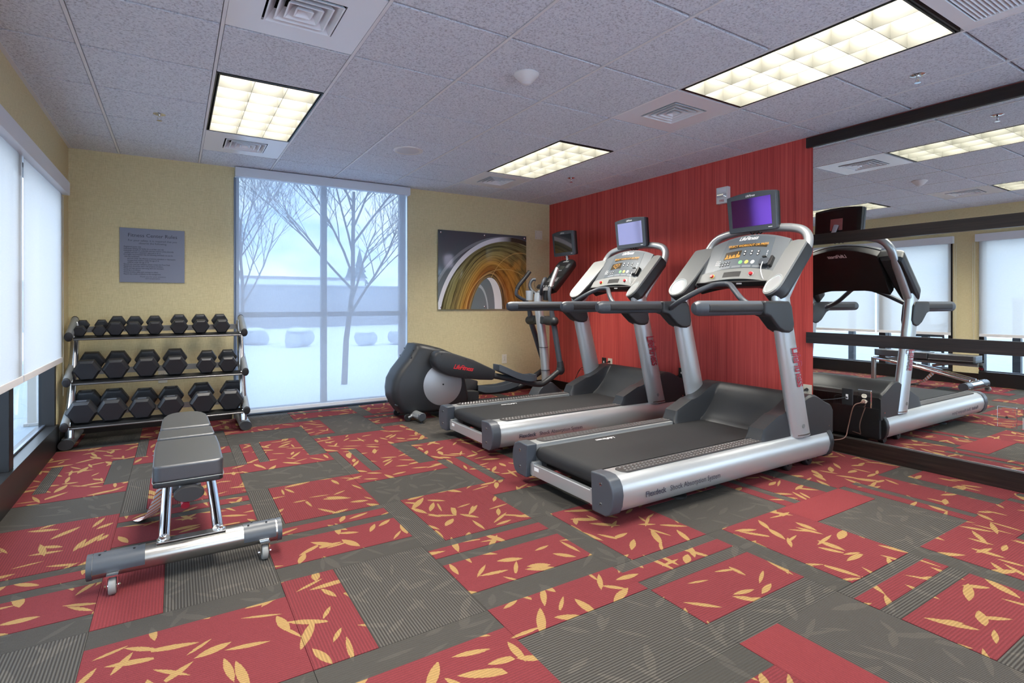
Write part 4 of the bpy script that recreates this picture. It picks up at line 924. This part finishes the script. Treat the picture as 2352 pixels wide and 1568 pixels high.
# ================================================================= dumbbell rack
rk = thing('dumbbell_rack', 'grey and chrome three-tier dumbbell rack against the tan wall', 'rack', (.33, 2.0, 0))
RX, RY = -.33, -2.0
TIERS = [(1.73, .172, 1.975, .238), (1.83, .495, 2.075, .558), (1.93, .838, 2.175, .900)]   # front lip y,z / back bar y,z
def oval(mb, p0, p1, a, b, n=20):
    return mb.tube([p0, p1], a, n, b)
for x in (-.285, .945):
    f = MB(); rr = [[(x+.047*cos(q), y, .043+.038*sin(q)) for q in [2*pi*k/22 for k in range(22)]] for y in (1.755, 2.30)]
    ft = f.loft(rr).xf(Matrix.Translation((RX, RY, 0))).obj('foot', M['greypaint'], rk)
    for y, s in ((1.755, -1), (2.30, 1)): MB().loft([[(x+.048*cos(q), y+s*d_, .043+.039*sin(q)) for q in [2*pi*k/22 for k in range(22)]] for d_ in (-.012, .006)]).xf(Matrix.Translation((RX, RY, 0))).obj('foot_cap', M['rubber'], ft)
    bx('floor_plate', M['steel'], ft, x-.03+RX, x+.03+RX, 1.80+RY, 1.86+RY, .080, .084)
    MB().tube([(x+.012*(1 if x < 0 else -1), 1.845, .07), (x+.012*(1 if x < 0 else -1), 1.875, .30), (x+.014*(1 if x < 0 else -1), 2.02, .62), (x+.014*(1 if x < 0 else -1), 2.145, .955)], .029, 16).xf(Matrix.Translation((RX, RY, 0))).obj('post', plain('satin_chrome', (.62, .63, .64), .2, .95), rk)
    for yf, zf, yb, zb in TIERS:
        p0 = Vector((x, yf-.045, zf+.018)); p1 = Vector((x, yb+.03, zb+.075)); a_ = (p1-p0).normalized()
        up = Vector((0, -a_.z, a_.y)); ring = lambda p: [p+Vector((.026, 0, 0))*cos(q)+up*.036*sin(q) for q in [2*pi*k/18 for k in range(18)]]
        sb = MB().loft([ring(p0), ring(p1)]).xf(Matrix.Translation((RX, RY, 0))).obj('side_bar', M['greypaint'], rk)
        for p, s in ((p0, -1), (p1, 1)):
            ring2 = lambda p, k: [p+Vector((.027*k, 0, 0))*cos(q)+up*.037*k*sin(q) for q in [2*pi*k_/18 for k_ in range(18)]]
            MB().loft([ring2(p-a_*s*.006, 1), ring2(p+a_*s*.007, 1), ring2(p+a_*s*.011, .85)]).xf(Matrix.Translation((RX, RY, 0))).obj('end_cap', M['rubber'], sb)
for yf, zf, yb, zb in TIERS:
    x0, x1 = -.262, .922; q = Matrix.Translation((RX, RY, 0))
    sl = (zb-zf)/(yb-yf); a_ = Vector((0, 1, sl)).normalized(); up = Vector((0, -a_.z, a_.y))
    o = Vector((0, yf, zf)); rr = lambda x: [Vector((x, 0, 0))+o+a_*u+up*v for u, v in ((0, -.012), (.10, -.012), (.10, -.004), (.004, -.004), (.004, .006), (0, .006))]
    sf = MB().loft([rr(x0), rr(x1)]).xf(q).obj('shelf', M['black'], rk)
    MB().tube([(x0, yf-.002, zf-.006), (x1, yf-.002, zf-.006)], .0075, 10).xf(q).obj('chrome_lip', plain('dark_steel_lip', (.16, .155, .155), .3, .7), sf)
    o = Vector((0, yb, zb)); rr = lambda x: [Vector((x, 0, 0))+o+a_*u+up*v for u, v in ((-.004, -.024), (.004, -.024), (.004, .024), (-.004, .024))]
    MB().loft([rr(x0), rr(x1)]).xf(q).obj('back_rail', M['greypaint'], rk)
    for x in (x0-.004, x1+.004):
        MB().tube([(x-.012, yf+.015, zf+.012), (x+.012, yf+.015, zf+.012)], .012, 10).xf(q).obj('bolt', M['chrome'], rk)
        MB().tube([(x-.012, yb, zb), (x+.012, yb, zb)], .012, 10).xf(q).obj('bolt', M['chrome'], rk)
# ---- dumbbells, front head centres
ROWS = {'top': (2.0, [(-.227, .094), (-.103, .096), (.003, .126), (.125, .124), (.269, .133), (.447, .136), (.609, .142), (.769, .145)]),
        'middle': (1.90, [(-.164, .183), (.013, .176), (.218, .181), (.417, .177), (.654, .156), (.82, .159)]),
        'bottom': (1.80, [(-.185, .206), (-.004, .204), (.198, .190), (.388, .186), (.616, .196), (.843, .200)])}
YAW = {('middle', 0): -3, ('middle', 4): -4, ('middle', 5): -3, ('bottom', 0): -3, ('bottom', 5): -8, ('top', 4): 2, ('top', 7): 2, ('bottom', 2): -3, ('bottom', 4): 2}
dbm = {}
def dumbbell_meshes(w):
    k = round(w, 2)
    if k in dbm: return dbm[k]
    r = w/2; hl = .30*w+.018; gap = .062
    def head(s):
        rg = lambda q, y: [(q*cos(pi/3*k_), s*y, q*sin(pi/3*k_)) for k_ in range(6)]
        mb = MB().loft([rg(r*.62, gap), rg(r*.86, gap+.004), rg(r, gap+hl*.20), rg(r, gap+hl*.74), rg(r*.80, gap+hl), rg(r*.76, gap+hl*.985)])
        return mb.mesh('weight_head', M['hexrub'], bev=.0035, seg=2, ang=28)
    hd = MB(); hd.tube([(0, -gap-.01, 0), (0, -gap*.5, 0), (0, 0, 0), (0, gap*.5, 0), (0, gap+.01, 0)], [.0125, .014, .0155, .014, .0125], 14)
    lb_ = MB().prism(rrect(r*.62, hl*.30, .004, 2), 'z', 0, .0008).mesh('weight_label', plain('embossed_label', (.09, .10, .12), .35))
    dbm[k] = (head(-1), head(1), hd.mesh('handle', M['chrome']), lb_, hl, gap, r); return dbm[k]
ORD = ['first', 'second', 'third', 'fourth', 'fifth', 'sixth', 'seventh', 'eighth']
for row, (Yf, L) in ROWS.items():
    ti = ['bottom', 'middle', 'top'].index(row); yf, zf, yb, zb = TIERS[ti]; sl = (zb-zf)/(yb-yf); an = math.atan(sl)
    for k, (x, w) in enumerate(L):
        h1, h2, hn, lb_, hl, gap, r = dumbbell_meshes(w)
        size = 'small' if w < .1 else ('medium' if w < .15 else 'large')
        lab = '%s black hex dumbbell, %s from the left on the %s tier' % (size, ORD[k], row)
        if row == 'top' and k < 2: lab = 'small hex dumbbell with a bare chrome handle, %s from the left on the top tier' % ORD[k]
        t = thing('dumbbell', lab, 'dumbbell', (0, 0, 0), 0, 'hex dumbbells on the rack')
        half = gap+hl/2
        # resting height: bottom flat lies on the shelf line
        ym = Yf+half*cos(an)-.02; zl = zf+(ym-yf)*sl; clr = r*.866/cos(an)+.004
        t.location = (x, ym, zl+clr); t.rotation_euler = (an, 0, R(YAW.get((row, k), 0)))
        for hm in (h1, h2):
            o = link('weight_head', hm, t); wm = o.modifiers.new('even_normals', 'WEIGHTED_NORMAL'); wm.keep_sharp = True
        link('handle', hn, t)
        if w > .185:
            for s in (-1, 1): o = link('weight_label', lb_, t); o.location = (0, s*(gap+hl*.47), r*.866+.0002)

# ================================================================= bench
bn = thing('weight_bench', 'black padded adjustable bench with chrome rails in front of the dumbbell rack', 'bench', (.468, -.30, 0))
q = Matrix.Translation((-.468, .30, 0))
def ovx(x0, x1, y, z, a, b, n=26): return MB().loft([[(x, y+a*cos(2*pi*k/n), z+b*sin(2*pi*k/n)) for k in range(n)] for x in (x0, x1)])
fb = ovx(.145, .812, -.862, .098, .050, .046).xf(q).obj('foot_beam', M['steel'], bn)
for x0, x1 in ((.132, .150), (.807, .825)): ovx(x0, x1, -.862, .098, .052, .048).xf(q).obj('end_cap', M['plastic_lt'], fb)
for x0, x1 in ((.152, .318), (.672, .80)):
    mb = MB(); arc = [(-.862+.0525*cos(a), .098+.0485*sin(a)) for a in [R(-15)+R(210)*k/14 for k in range(15)]]; arc2 = [(-.862+.0505*cos(a), .098+.0465*sin(a)) for a in [R(195)-R(210)*k/14 for k in range(15)]]
    c_ = mb.prism(arc+arc2, 'x', x0, x1).xf(q).obj('grip_cover', M['plastic_lt'], fb)
    for xx in (x0+.028, x1-.028):
        for dy in (-.014, .012): MB().cyl((xx+dy*.6, -.862+dy, .1445), (xx+dy*.6, -.862+dy, .1478), .0042, 10).xf(q).obj('rivet', M['black'], c_)
pl = MB().box(.355, .605, -.885, -.835, .143, .149).xf(q).obj('bolt_plate', M['steel'], bn, bev=.002)
for x in (.375, .585): MB().lathe([(.016, 0), (.016, .003), (.010, .004), (.010, .010), (.001, .010)], (x, -.862, .149), 12).xf(q).obj('bolt', M['chrome'], pl)
for x in (.215, .752):
    w_ = MB().lathe([(.007, -.012), (.030, -.012), (.033, -.008), (.033, .008), (.030, .012), (.007, .012)], (x, -.915, .033), 22, 'x').xf(q).obj('caster_wheel', plain('caster_grey', (.24, .24, .23), .5), bn)
    fk = MB()
    for s in (-1, 1): fk.prism([(-.93, .028), (-.90, .028), (-.893, .075), (-.935, .078)], 'x', x+s*.017-.002, x+s*.017+.002)
    fk.box(x-.019, x+.019, -.94, -.89, .074, .080); fk.cyl((x-.026, -.915, .033), (x+.026, -.915, .033), .005, 8); fk.xf(q).obj('caster_fork', M['chrome'], bn)
for x in (.381, .577):
    s = 1 if x < .47 else -1
    rl = MB().tube([(x, -.845, .148), (x+s*.004, -.55, .215), (x+s*.012, -.20, .285), (x+s*.03, .12, .335), (.468+(-s)*.02, .27, .345)], .0215, 16).xf(q).obj('frame_rail', M['chrome'], bn)
    MB().prism([(-.30, .24), (-.05, .30), (.10, .365), (-.02, .375), (-.16, .33)], 'x', x+s*.024, x+s*.030).xf(q).obj('gusset_plate', M['greypaint'], bn, bev=.003)
MB().tube([(.468, .285, .03), (.468, .285, .35)], .032, 16).xf(q).obj('front_post', M['steel'], bn)
MB().loft([[(.468+k_*cos(a), .285+k_*sin(a)*.6, z) for a in [2*pi*i_/20 for i_ in range(20)]] for z, k_ in ((0, .085), (.025, .085), (.035, .06))]).xf(q).obj('rubber_foot', M['rubber'], bn)
MB().tube([(.468, -.90, .345), (.468, -.16, .355)], .024, 14, .036).xf(q).obj('back_support_tube', M['greypaint'], bn)
MB().loft([[(.468+k_*.054*cos(a), y, .347+k_*.031*sin(a)) for a in [2*pi*i_/28 for i_ in range(28)]] for y, k_ in ((-.915, .9), (-.925, 1), (-.948, 1), (-.955, .92))]).xf(q).obj('support_cap', M['rubber'], bn)
MB().cyl((.455, -.90, .315), (.455, -.935, .298), .016, 14).xf(q).obj('pull_pin', M['dkred'], bn)
MB().tube([(.468, -.42, .30), (.468, -.62, .345)], .017, 12).xf(q).obj('adjuster_strut', M['steel'], bn)
def padshape(pts, z0, z1, name, rr=.022):
    """pts: half outline (y, half width)"""
    L = [(.468-w, y) for y, w in pts]+[(.468+w, y) for y, w in pts[::-1]]
    return MB().prism(L, 'z', z0, z1).xf(q)
bk = [(-.905, .095), (-.90, .115), (-.885, .126), (-.60, .129), (-.43, .125), (-.415, .122)]
p1_ = padshape(bk, .395, .462, 'b').obj('back_pad', M['vinyl'], bn, bev=.024, seg=4, ang=60)
padshape([(a, b*.995) for a, b in bk], .372, .394, 'b').obj('pad_base', M['black'], p1_, bev=.006, seg=2)
MB().tube(cat([(.468+s_*w, y, .3945) for s_, y, w in [(-1, y, w+.001) for y, w in bk]+[(1, y, w+.001) for y, w in bk[::-1]]]+[(.468-bk[0][1], bk[0][0]-.001, .3945)], 2), .0018, 5).xf(q).obj('piping', M['greypaint'], p1_)
padshape([(-.402, .118), (-.394, .121), (-.218, .117), (-.208, .112)], .385, .468, 'm').obj('upper_back_pad', M['vinyl'], bn, bev=.02, seg=4, ang=60)
padshape([(-.195, .110), (-.185, .114), (.06, .110), (.14, .103), (.20, .088), (.24, .066), (.262, .035)], .385, .474, 's').obj('seat_pad', M['vinyl'], bn, bev=.022, seg=4, ang=60)
# striped paper tag
g = G('striped_tag'); tcn = g.n('ShaderNodeTexCoord'); sp = g.n('ShaderNodeSeparateXYZ', {0: tcn.outputs['Generated']})
st_ = g.math('GREATER_THAN', g.math('FRACT', g.math('MULTIPLY', sp.outputs[1], 13.0)), .68)
M['tag'] = g.bsdf(g.mix(st_, (.82, .82, .84), (.75, .22, .06)), .6)
tp = cat([(.372, -.42, .235), (.350, -.36, .16), (.315, -.26, .06), (.285, -.155, .012), (.262, -.11, .006)], 6)
mb = MB(); tv = []; 
for p in tp: tv += [(p.x-.026, p.y-.016, p.z), (p.x+.026, p.y+.016, p.z+.004)]
mb.add(tv, [(2*k, 2*k+1, 2*k+3, 2*k+2) for k in range(len(tp)-1)])
tg = mb.obj('paper_tag', M['tag'], None); tag(tg, 'orange and white striped paper tag hanging from the bench to the carpet', 'tag'); md = tg.modifiers.new('thick', 'SOLIDIFY'); md.thickness = .0012

# ================================================================= wall things
sg = thing('rules_sign', 'grey metal fitness centre rules sign on the tan wall above the dumbbell rack', 'sign', (.2475, YB, 1.305))
bx('plate', plain('sign_grey', (.20, .21, .27), .42, .1, .03, 60), sg, -.2445, .2445, -.014, -.002, 0, .482, bev=.002)
sm_ = lambda x, z: axes((x, -.0145, z), (1, 0, 0), (0, 0, 1))
letter('Fitness Center Rules', M['ink'], sg, sm_(0, .405) @ Matrix.Scale(.0445, 4), 'heading', size=1)
letter('For your safety, it is required that you\nobserve the following:', M['ink'], sg, sm_(0, .366) @ Matrix.Scale(.0238, 4), 'subheading', size=1)
letter(RULES, M['ink'], sg, sm_(-.218, .311) @ Matrix.Scale(.0136, 4) @ Matrix.Scale(1.30, 4, (0, 1, 0)), 'rules_text', size=1, ax='LEFT', lines=.98, bold=.012)
letter('Thank you for your attention\nand cooperation.', M['ink'], sg, sm_(0, .046) @ Matrix.Scale(.0165, 4), 'closing_text', size=1)

# abstract print on acrylic
def art_mat():
    g = G('abstract_swirl_print'); tcn = g.n('ShaderNodeTexCoord'); sp = g.n('ShaderNodeSeparateXYZ', {0: tcn.outputs['Generated']})
    x = g.math('MULTIPLY_ADD', sp.outputs[0], 1510.0, 180.0); y = g.math('MULTIPLY_ADD', sp.outputs[2], -1290.0, 1490.0)
    def ell(cx, cy, a, b, rot=0):
        dx, dy = g.math('SUBTRACT', x, cx), g.math('SUBTRACT', y, cy)
        if rot:
            c_, s_ = cos(rot), sin(rot); dx, dy = g.math('ADD', g.math('MULTIPLY', dx, c_), g.math('MULTIPLY', dy, s_)), g.math('SUBTRACT', g.math('MULTIPLY', dy, c_), g.math('MULTIPLY', dx, s_))
        p, q_ = g.math('DIVIDE', dx, a), g.math('DIVIDE', dy, b)
        return g.math('SQRT', g.math('ADD', g.math('MULTIPLY', p, p), g.math('MULTIPLY', q_, q_)))
    fo = ell(1370, 1760, 1200, 1480, 0); fi = ell(960, 1640, 275, 690, .12)
    wob = g.noise(g.n('ShaderNodeCombineXYZ', {0: g.math('MULTIPLY', x, .0022), 1: g.math('MULTIPLY', y, .0022), 2: 0.0}).outputs[0], 1, 3)
    a = g.math('SUBTRACT', 1.0, fo); b = g.math('MULTIPLY', g.math('SUBTRACT', fi, 1.0), .42)
    t_ = g.math('DIVIDE', a, g.math('MAXIMUM', g.math('ADD', a, b), .001))
    tw = g.math('ADD', t_, g.math('MULTIPLY', g.math('SUBTRACT', wob, .5), .10))
    streak = g.noise(g.n('ShaderNodeCombineXYZ', {0: g.math('MULTIPLY', tw, 26.0), 1: g.math('MULTIPLY', x, .0014), 2: g.math('MULTIPLY', y, .0010)}).outputs[0], 1, 5, .65)
    blot = g.noise(g.n('ShaderNodeCombineXYZ', {0: g.math('MULTIPLY', x, .006), 1: g.math('MULTIPLY', y, .0045), 2: 4.0}).outputs[0], 1, 2)
    dk = g.ramp(tw, [(.0, (.02, .018, .012)), (.12, (.10, .085, .03)), (.3, (.03, .022, .014)), (.46, (.16, .11, .035)), (.62, (.20, .09, .02)), (.8, (.10, .03, .008)), (.93, (.05, .028, .014)), (1, (.03, .025, .015))])
    lt = g.ramp(tw, [(.0, (.30, .28, .15)), (.2, (.30, .26, .10)), (.4, (.46, .34, .11)), (.6, (.66, .36, .07)), (.8, (.52, .20, .04)), (1, (.42, .33, .16))])
    s1 = g.ramp(streak, [(.36, (0, 0, 0)), (.62, (1, 1, 1))])
    body = g.mix(s1, dk, lt)
    # warm glow on the upper right of the loop
    gl = g.ramp(ell(1450, 800, 430, 330, -.5), [(0, (1, 1, 1)), (1, (0, 0, 0))])
    body = g.mix(g.math('MULTIPLY', gl, .75), body, g.mix(g.ramp(blot, [(.40, (0, 0, 0)), (.62, (1, 1, 1))]), (.62, .27, .045), (.10, .055, .015)))
    line = g.math('LESS_THAN', g.math('ABSOLUTE', g.math('SUBTRACT', ell(1500, 1400, 560, 900, .15), 1.0)), .008)
    line2 = g.math('LESS_THAN', g.math('ABSOLUTE', g.math('SUBTRACT', ell(1270, 1500, 640, 700, .2), 1.0)), .009)
    body = g.mix(g.math('MULTIPLY', g.math('MAXIMUM', line, line2), .55), body, (.80, .50, .16))
    bg = g.ramp(sp.outputs[2], [(0, (.17, .20, .22)), (1, (.075, .085, .10))])
    arc = g.math('MULTIPLY', g.math('LESS_THAN', g.math('ABSOLUTE', g.math('SUBTRACT', ell(1330, 1760, 1320, 1500), 1.0)), .016), .22)
    bg = g.mix(arc, bg, (.75, .8, .85))
    hole = g.mix(g.math('LESS_THAN', g.math('ABSOLUTE', g.math('SUBTRACT', ell(820, 1560, 175, 470), 1.0)), .06), (.17, .20, .21), (.42, .46, .48))
    wh2 = g.math('MULTIPLY', g.math('GREATER_THAN', ell(870, 1640, 235, 690, .10), 1.0), 1.0)
    hole = g.mix(wh2, hole, (.80, .80, .80))
    c = g.mix(g.math('LESS_THAN', fo, 1.025), bg, g.mix(g.ramp(sp.outputs[0], [(.66, (0, 0, 0)), (.82, (1, 1, 1))]), (.80, .80, .84), (.055, .045, .03)))
    c = g.mix(g.math('LESS_THAN', fo, .975), c, body)
    c = g.mix(g.math('LESS_THAN', fi, 1.0), c, hole)
    return g.bsdf(c, .08, 0, spec=.5)
ar = thing('wall_art', 'unframed glossy abstract print of brown and gold swirls on the tan wall', 'wall art', (3.665, YB, 1.045))
bx('print_panel', art_mat(), ar, -.622, .622, -.028, -.02, 0, .942, bev=.001)
for x in (-.59, 0, .59):
    for z in (.03, .912): MB().lathe([(.001, 0), (.010, 0), (.010, -.006), (.006, -.009), (.001, -.009)], (x, -.028, z), 14, 'y').obj('standoff_pin', M['chrome'], ar); MB().cyl((x, -.02, z), (x, 0, z), .006, 8).obj('standoff_post', M['chrome'], ar)

def plate(name, lab, wall, u, z, m, kind, w=.07, h=.115, group='wall plates', cat_='outlet', slotm=None, pm=None):
    """wall plate; wall 'b' back wall (u = x) or 'r' right wall (u = y)"""
    t = thing(name, lab, cat_, (u, YB, z) if wall == 'b' else (XR, u, z), 0 if wall == 'b' else -pi/2, group)
    off = .008 if (wall == 'r' and u < -1.16) else 0
    MB().box(-w/2, w/2, -.007-off, -off, -h/2, h/2).obj('cover', m, t, bev=.003, smooth='mirror' not in m.name)
    if kind == 'duplex':
        for s in (-1, 1):
            MB().prism([(a, b+s*.0195) for a, b in rrect(.034, .028, .012, 4)], 'y', -.0095-off, -.006-off).obj('receptacle', pm or m, t)
            for d_ in (-.006, .006): bx('slot', M['black'], t, d_-.0012, d_+.0012, -.0102-off, -.009-off, s*.0195, s*.0195+.009)
        MB().cyl((0, -.0085-off, 0), (0, -.006-off, 0), .003, 8).obj('screw', M['steel'], t)
    if kind == 'jack': bx('jack', M['whitep'], t, -.008, .008, -.010-off, -.006-off, -.018, .018, bev=.001); bx('jack_hole', M['black'], t, -.005, .005, -.0105-off, -.0095-off, -.012, -.002)
    if kind == 'blank':
        for a in (-w*.32, w*.32):
            for b in (-h*.34, h*.34): MB().cyl((a, -.0085-off, b), (a, -.006-off, b), .0028, 8).obj('screw', M['steel'], t)
    if name == 'mirrored_plate': MB().cyl((0, -.0165, 0), (0, -.0145, 0), .007, 14).obj('centre_hole', M['black'], t)
    return t
plate('blank_plate', 'beige blank cover plate on the tan wall near the red corner', 'b', 4.50, 2.02, M['ivory'], 'blank', .115, .115, cat_='cover plate')
plate('wall_outlet', 'ivory outlet on the tan wall below the artwork', 'b', 3.968, .41, M['ivory'], 'duplex')
plate('wall_outlet', 'white outlet on the tan wall behind the dumbbell rack', 'b', .322, .448, M['ivory'], 'duplex')
plate('wall_outlet', 'ivory outlet with black plugs on the red wall between the elliptical and the middle treadmill', 'r', 1.176, .424, M['ivory'], 'duplex')
plate('data_plate', 'black data plate next to the ivory outlet on the red wall', 'r', 1.281, .424, M['black'], 'jack', cat_='data jack')
plate('data_plate', 'black data plate on the red wall between the two treadmills', 'r', .143, .419, M['black'], 'jack', cat_='data jack')
plate('wall_outlet', 'ivory outlet on the red wall at the edge of the mirror', 'r', -1.112, .415, M['ivory'], 'duplex')
plate('data_plate', 'black data plate set in the mirror', 'r', -1.414, .423, M['black'], 'jack', .075, .12, cat_='data jack')
plate('wall_outlet', 'outlet with a mirrored cover set in the mirror', 'r', -1.532, .425, plain('mirrored_cover', (.85, .87, .87), .02, 1), 'duplex', .09, .126, pm=M['ivory'])
plate('mirrored_plate', 'blank mirrored cover plate low on the mirror', 'r', -2.323, .432, plain('mirrored_cover2', (.85, .87, .87), .02, 1), 'blank', .09, .126, cat_='cover plate')
plate('mirrored_plate', 'blank mirrored cover plate at the right edge of the picture', 'r', -2.44, .432, plain('mirrored_cover3', (.85, .87, .87), .02, 1), 'blank', .09, .126, cat_='cover plate')
# fire alarm strobe
sb = thing('fire_alarm', 'white fire alarm strobe high on the red wall behind the purple screen', 'alarm', (XR, -.351, 2.10), -pi/2)
bx('back_box', M['whitep'], sb, -.06, .06, -.045, 0, -.075, .075, bev=.006)
MB().loft([[(-.05, -.045, -.02), (.05, -.045, -.02), (.05, -.045, .015), (-.05, -.045, .015)], [(-.035, -.07, -.012), (.035, -.07, -.012), (.035, -.07, .008), (-.035, -.07, .008)]]).obj('strobe_lens', M['chrome'], sb, bev=.003)
bx('horn_grille', M['gridbar'], sb, -.045, .045, -.048, -.044, .028, .062, bev=.001)
letter('FIRE', M['red'], sb, axes((0, -.0458, -.058), (1, 0, 0), (0, 0, 1)) @ Matrix.Scale(.028, 4), size=1)
# plugs and cords
def cord(lab, pts, r=.0035, m='black', plug=None, name='power_cord'):
    t = thing(name, lab, 'cord', tuple(pts[0]), 0, 'cords along the right wall'); o = Vector(pts[0])
    MB().tube(cat([Vector(p)-o for p in pts], 8), r, 7).obj('cable', M[m], t)
    if plug: MB().tube([Vector((.0, 0, 0)), Vector((-.03, 0, -.004))], [.013, .008], 10).obj('plug', M[m], t)
X = XR-.012
cord('black cord plugged into the upper socket of the ivory outlet, running to the elliptical', [(X, 1.176, .444), (X-.05, 1.19, .43), (X-.04, 1.30, .40), (X-.03, 1.50, .34), (X-.03, 1.66, .32), (X-.06, 1.72, .2), (X-.10, 1.78, .012)], plug=1)
cord('thin wavy black cable along the red wall behind the elliptical', [(X, 1.281, .415), (X-.02, 1.32, .40), (X-.006, 1.42, .375), (X-.004, 1.52, .30), (X-.004, 1.60, .285), (X-.02, 1.68, .30), (X-.10, 1.68, .20)], .0025)
cord('black cord plugged into the lower socket of the ivory outlet, dropping behind the middle treadmill', [(X, 1.176, .404), (X-.05, 1.17, .39), (X-.06, 1.10, .30), (X-.05, .9, .06), (X-.10, .72, .016)], plug=1)
cord('black cable from the data plate between the treadmills', [(X, .143, .409), (X-.04, .15, .40), (X-.06, .24, .36), (X-.12, .32, .25), (X-.20, .34, .06)], plug=1)
cord('black cord from the outlet at the mirror edge into the nearer treadmill', [(X, -1.112, .435), (X-.05, -1.11, .425), (X-.09, -1.05, .40), (X-.16, -1.02, .30), (X-.24, -1.0, .15)], plug=1)
X2 = XR-.022
cord('black data cable plugged into the plate set in the mirror', [(X2, -1.414, .423), (X2-.05, -1.40, .415), (X2-.12, -1.33, .40), (X2-.20, -1.22, .385), (X2-.30, -1.15, .30)], .003)
M['browncord'] = plain('brown_cord', (.16, .08, .06), .5)
cord('brown power cord hanging from the outlet set in the mirror', [(X2, -1.532, .405), (X2-.045, -1.53, .40), (X2-.08, -1.50, .37), (X2-.07, -1.46, .22), (X2-.10, -1.45, .14), (X2-.18, -1.40, .12), (X2-.30, -1.30, .10)], .0035, 'browncord', plug=1)
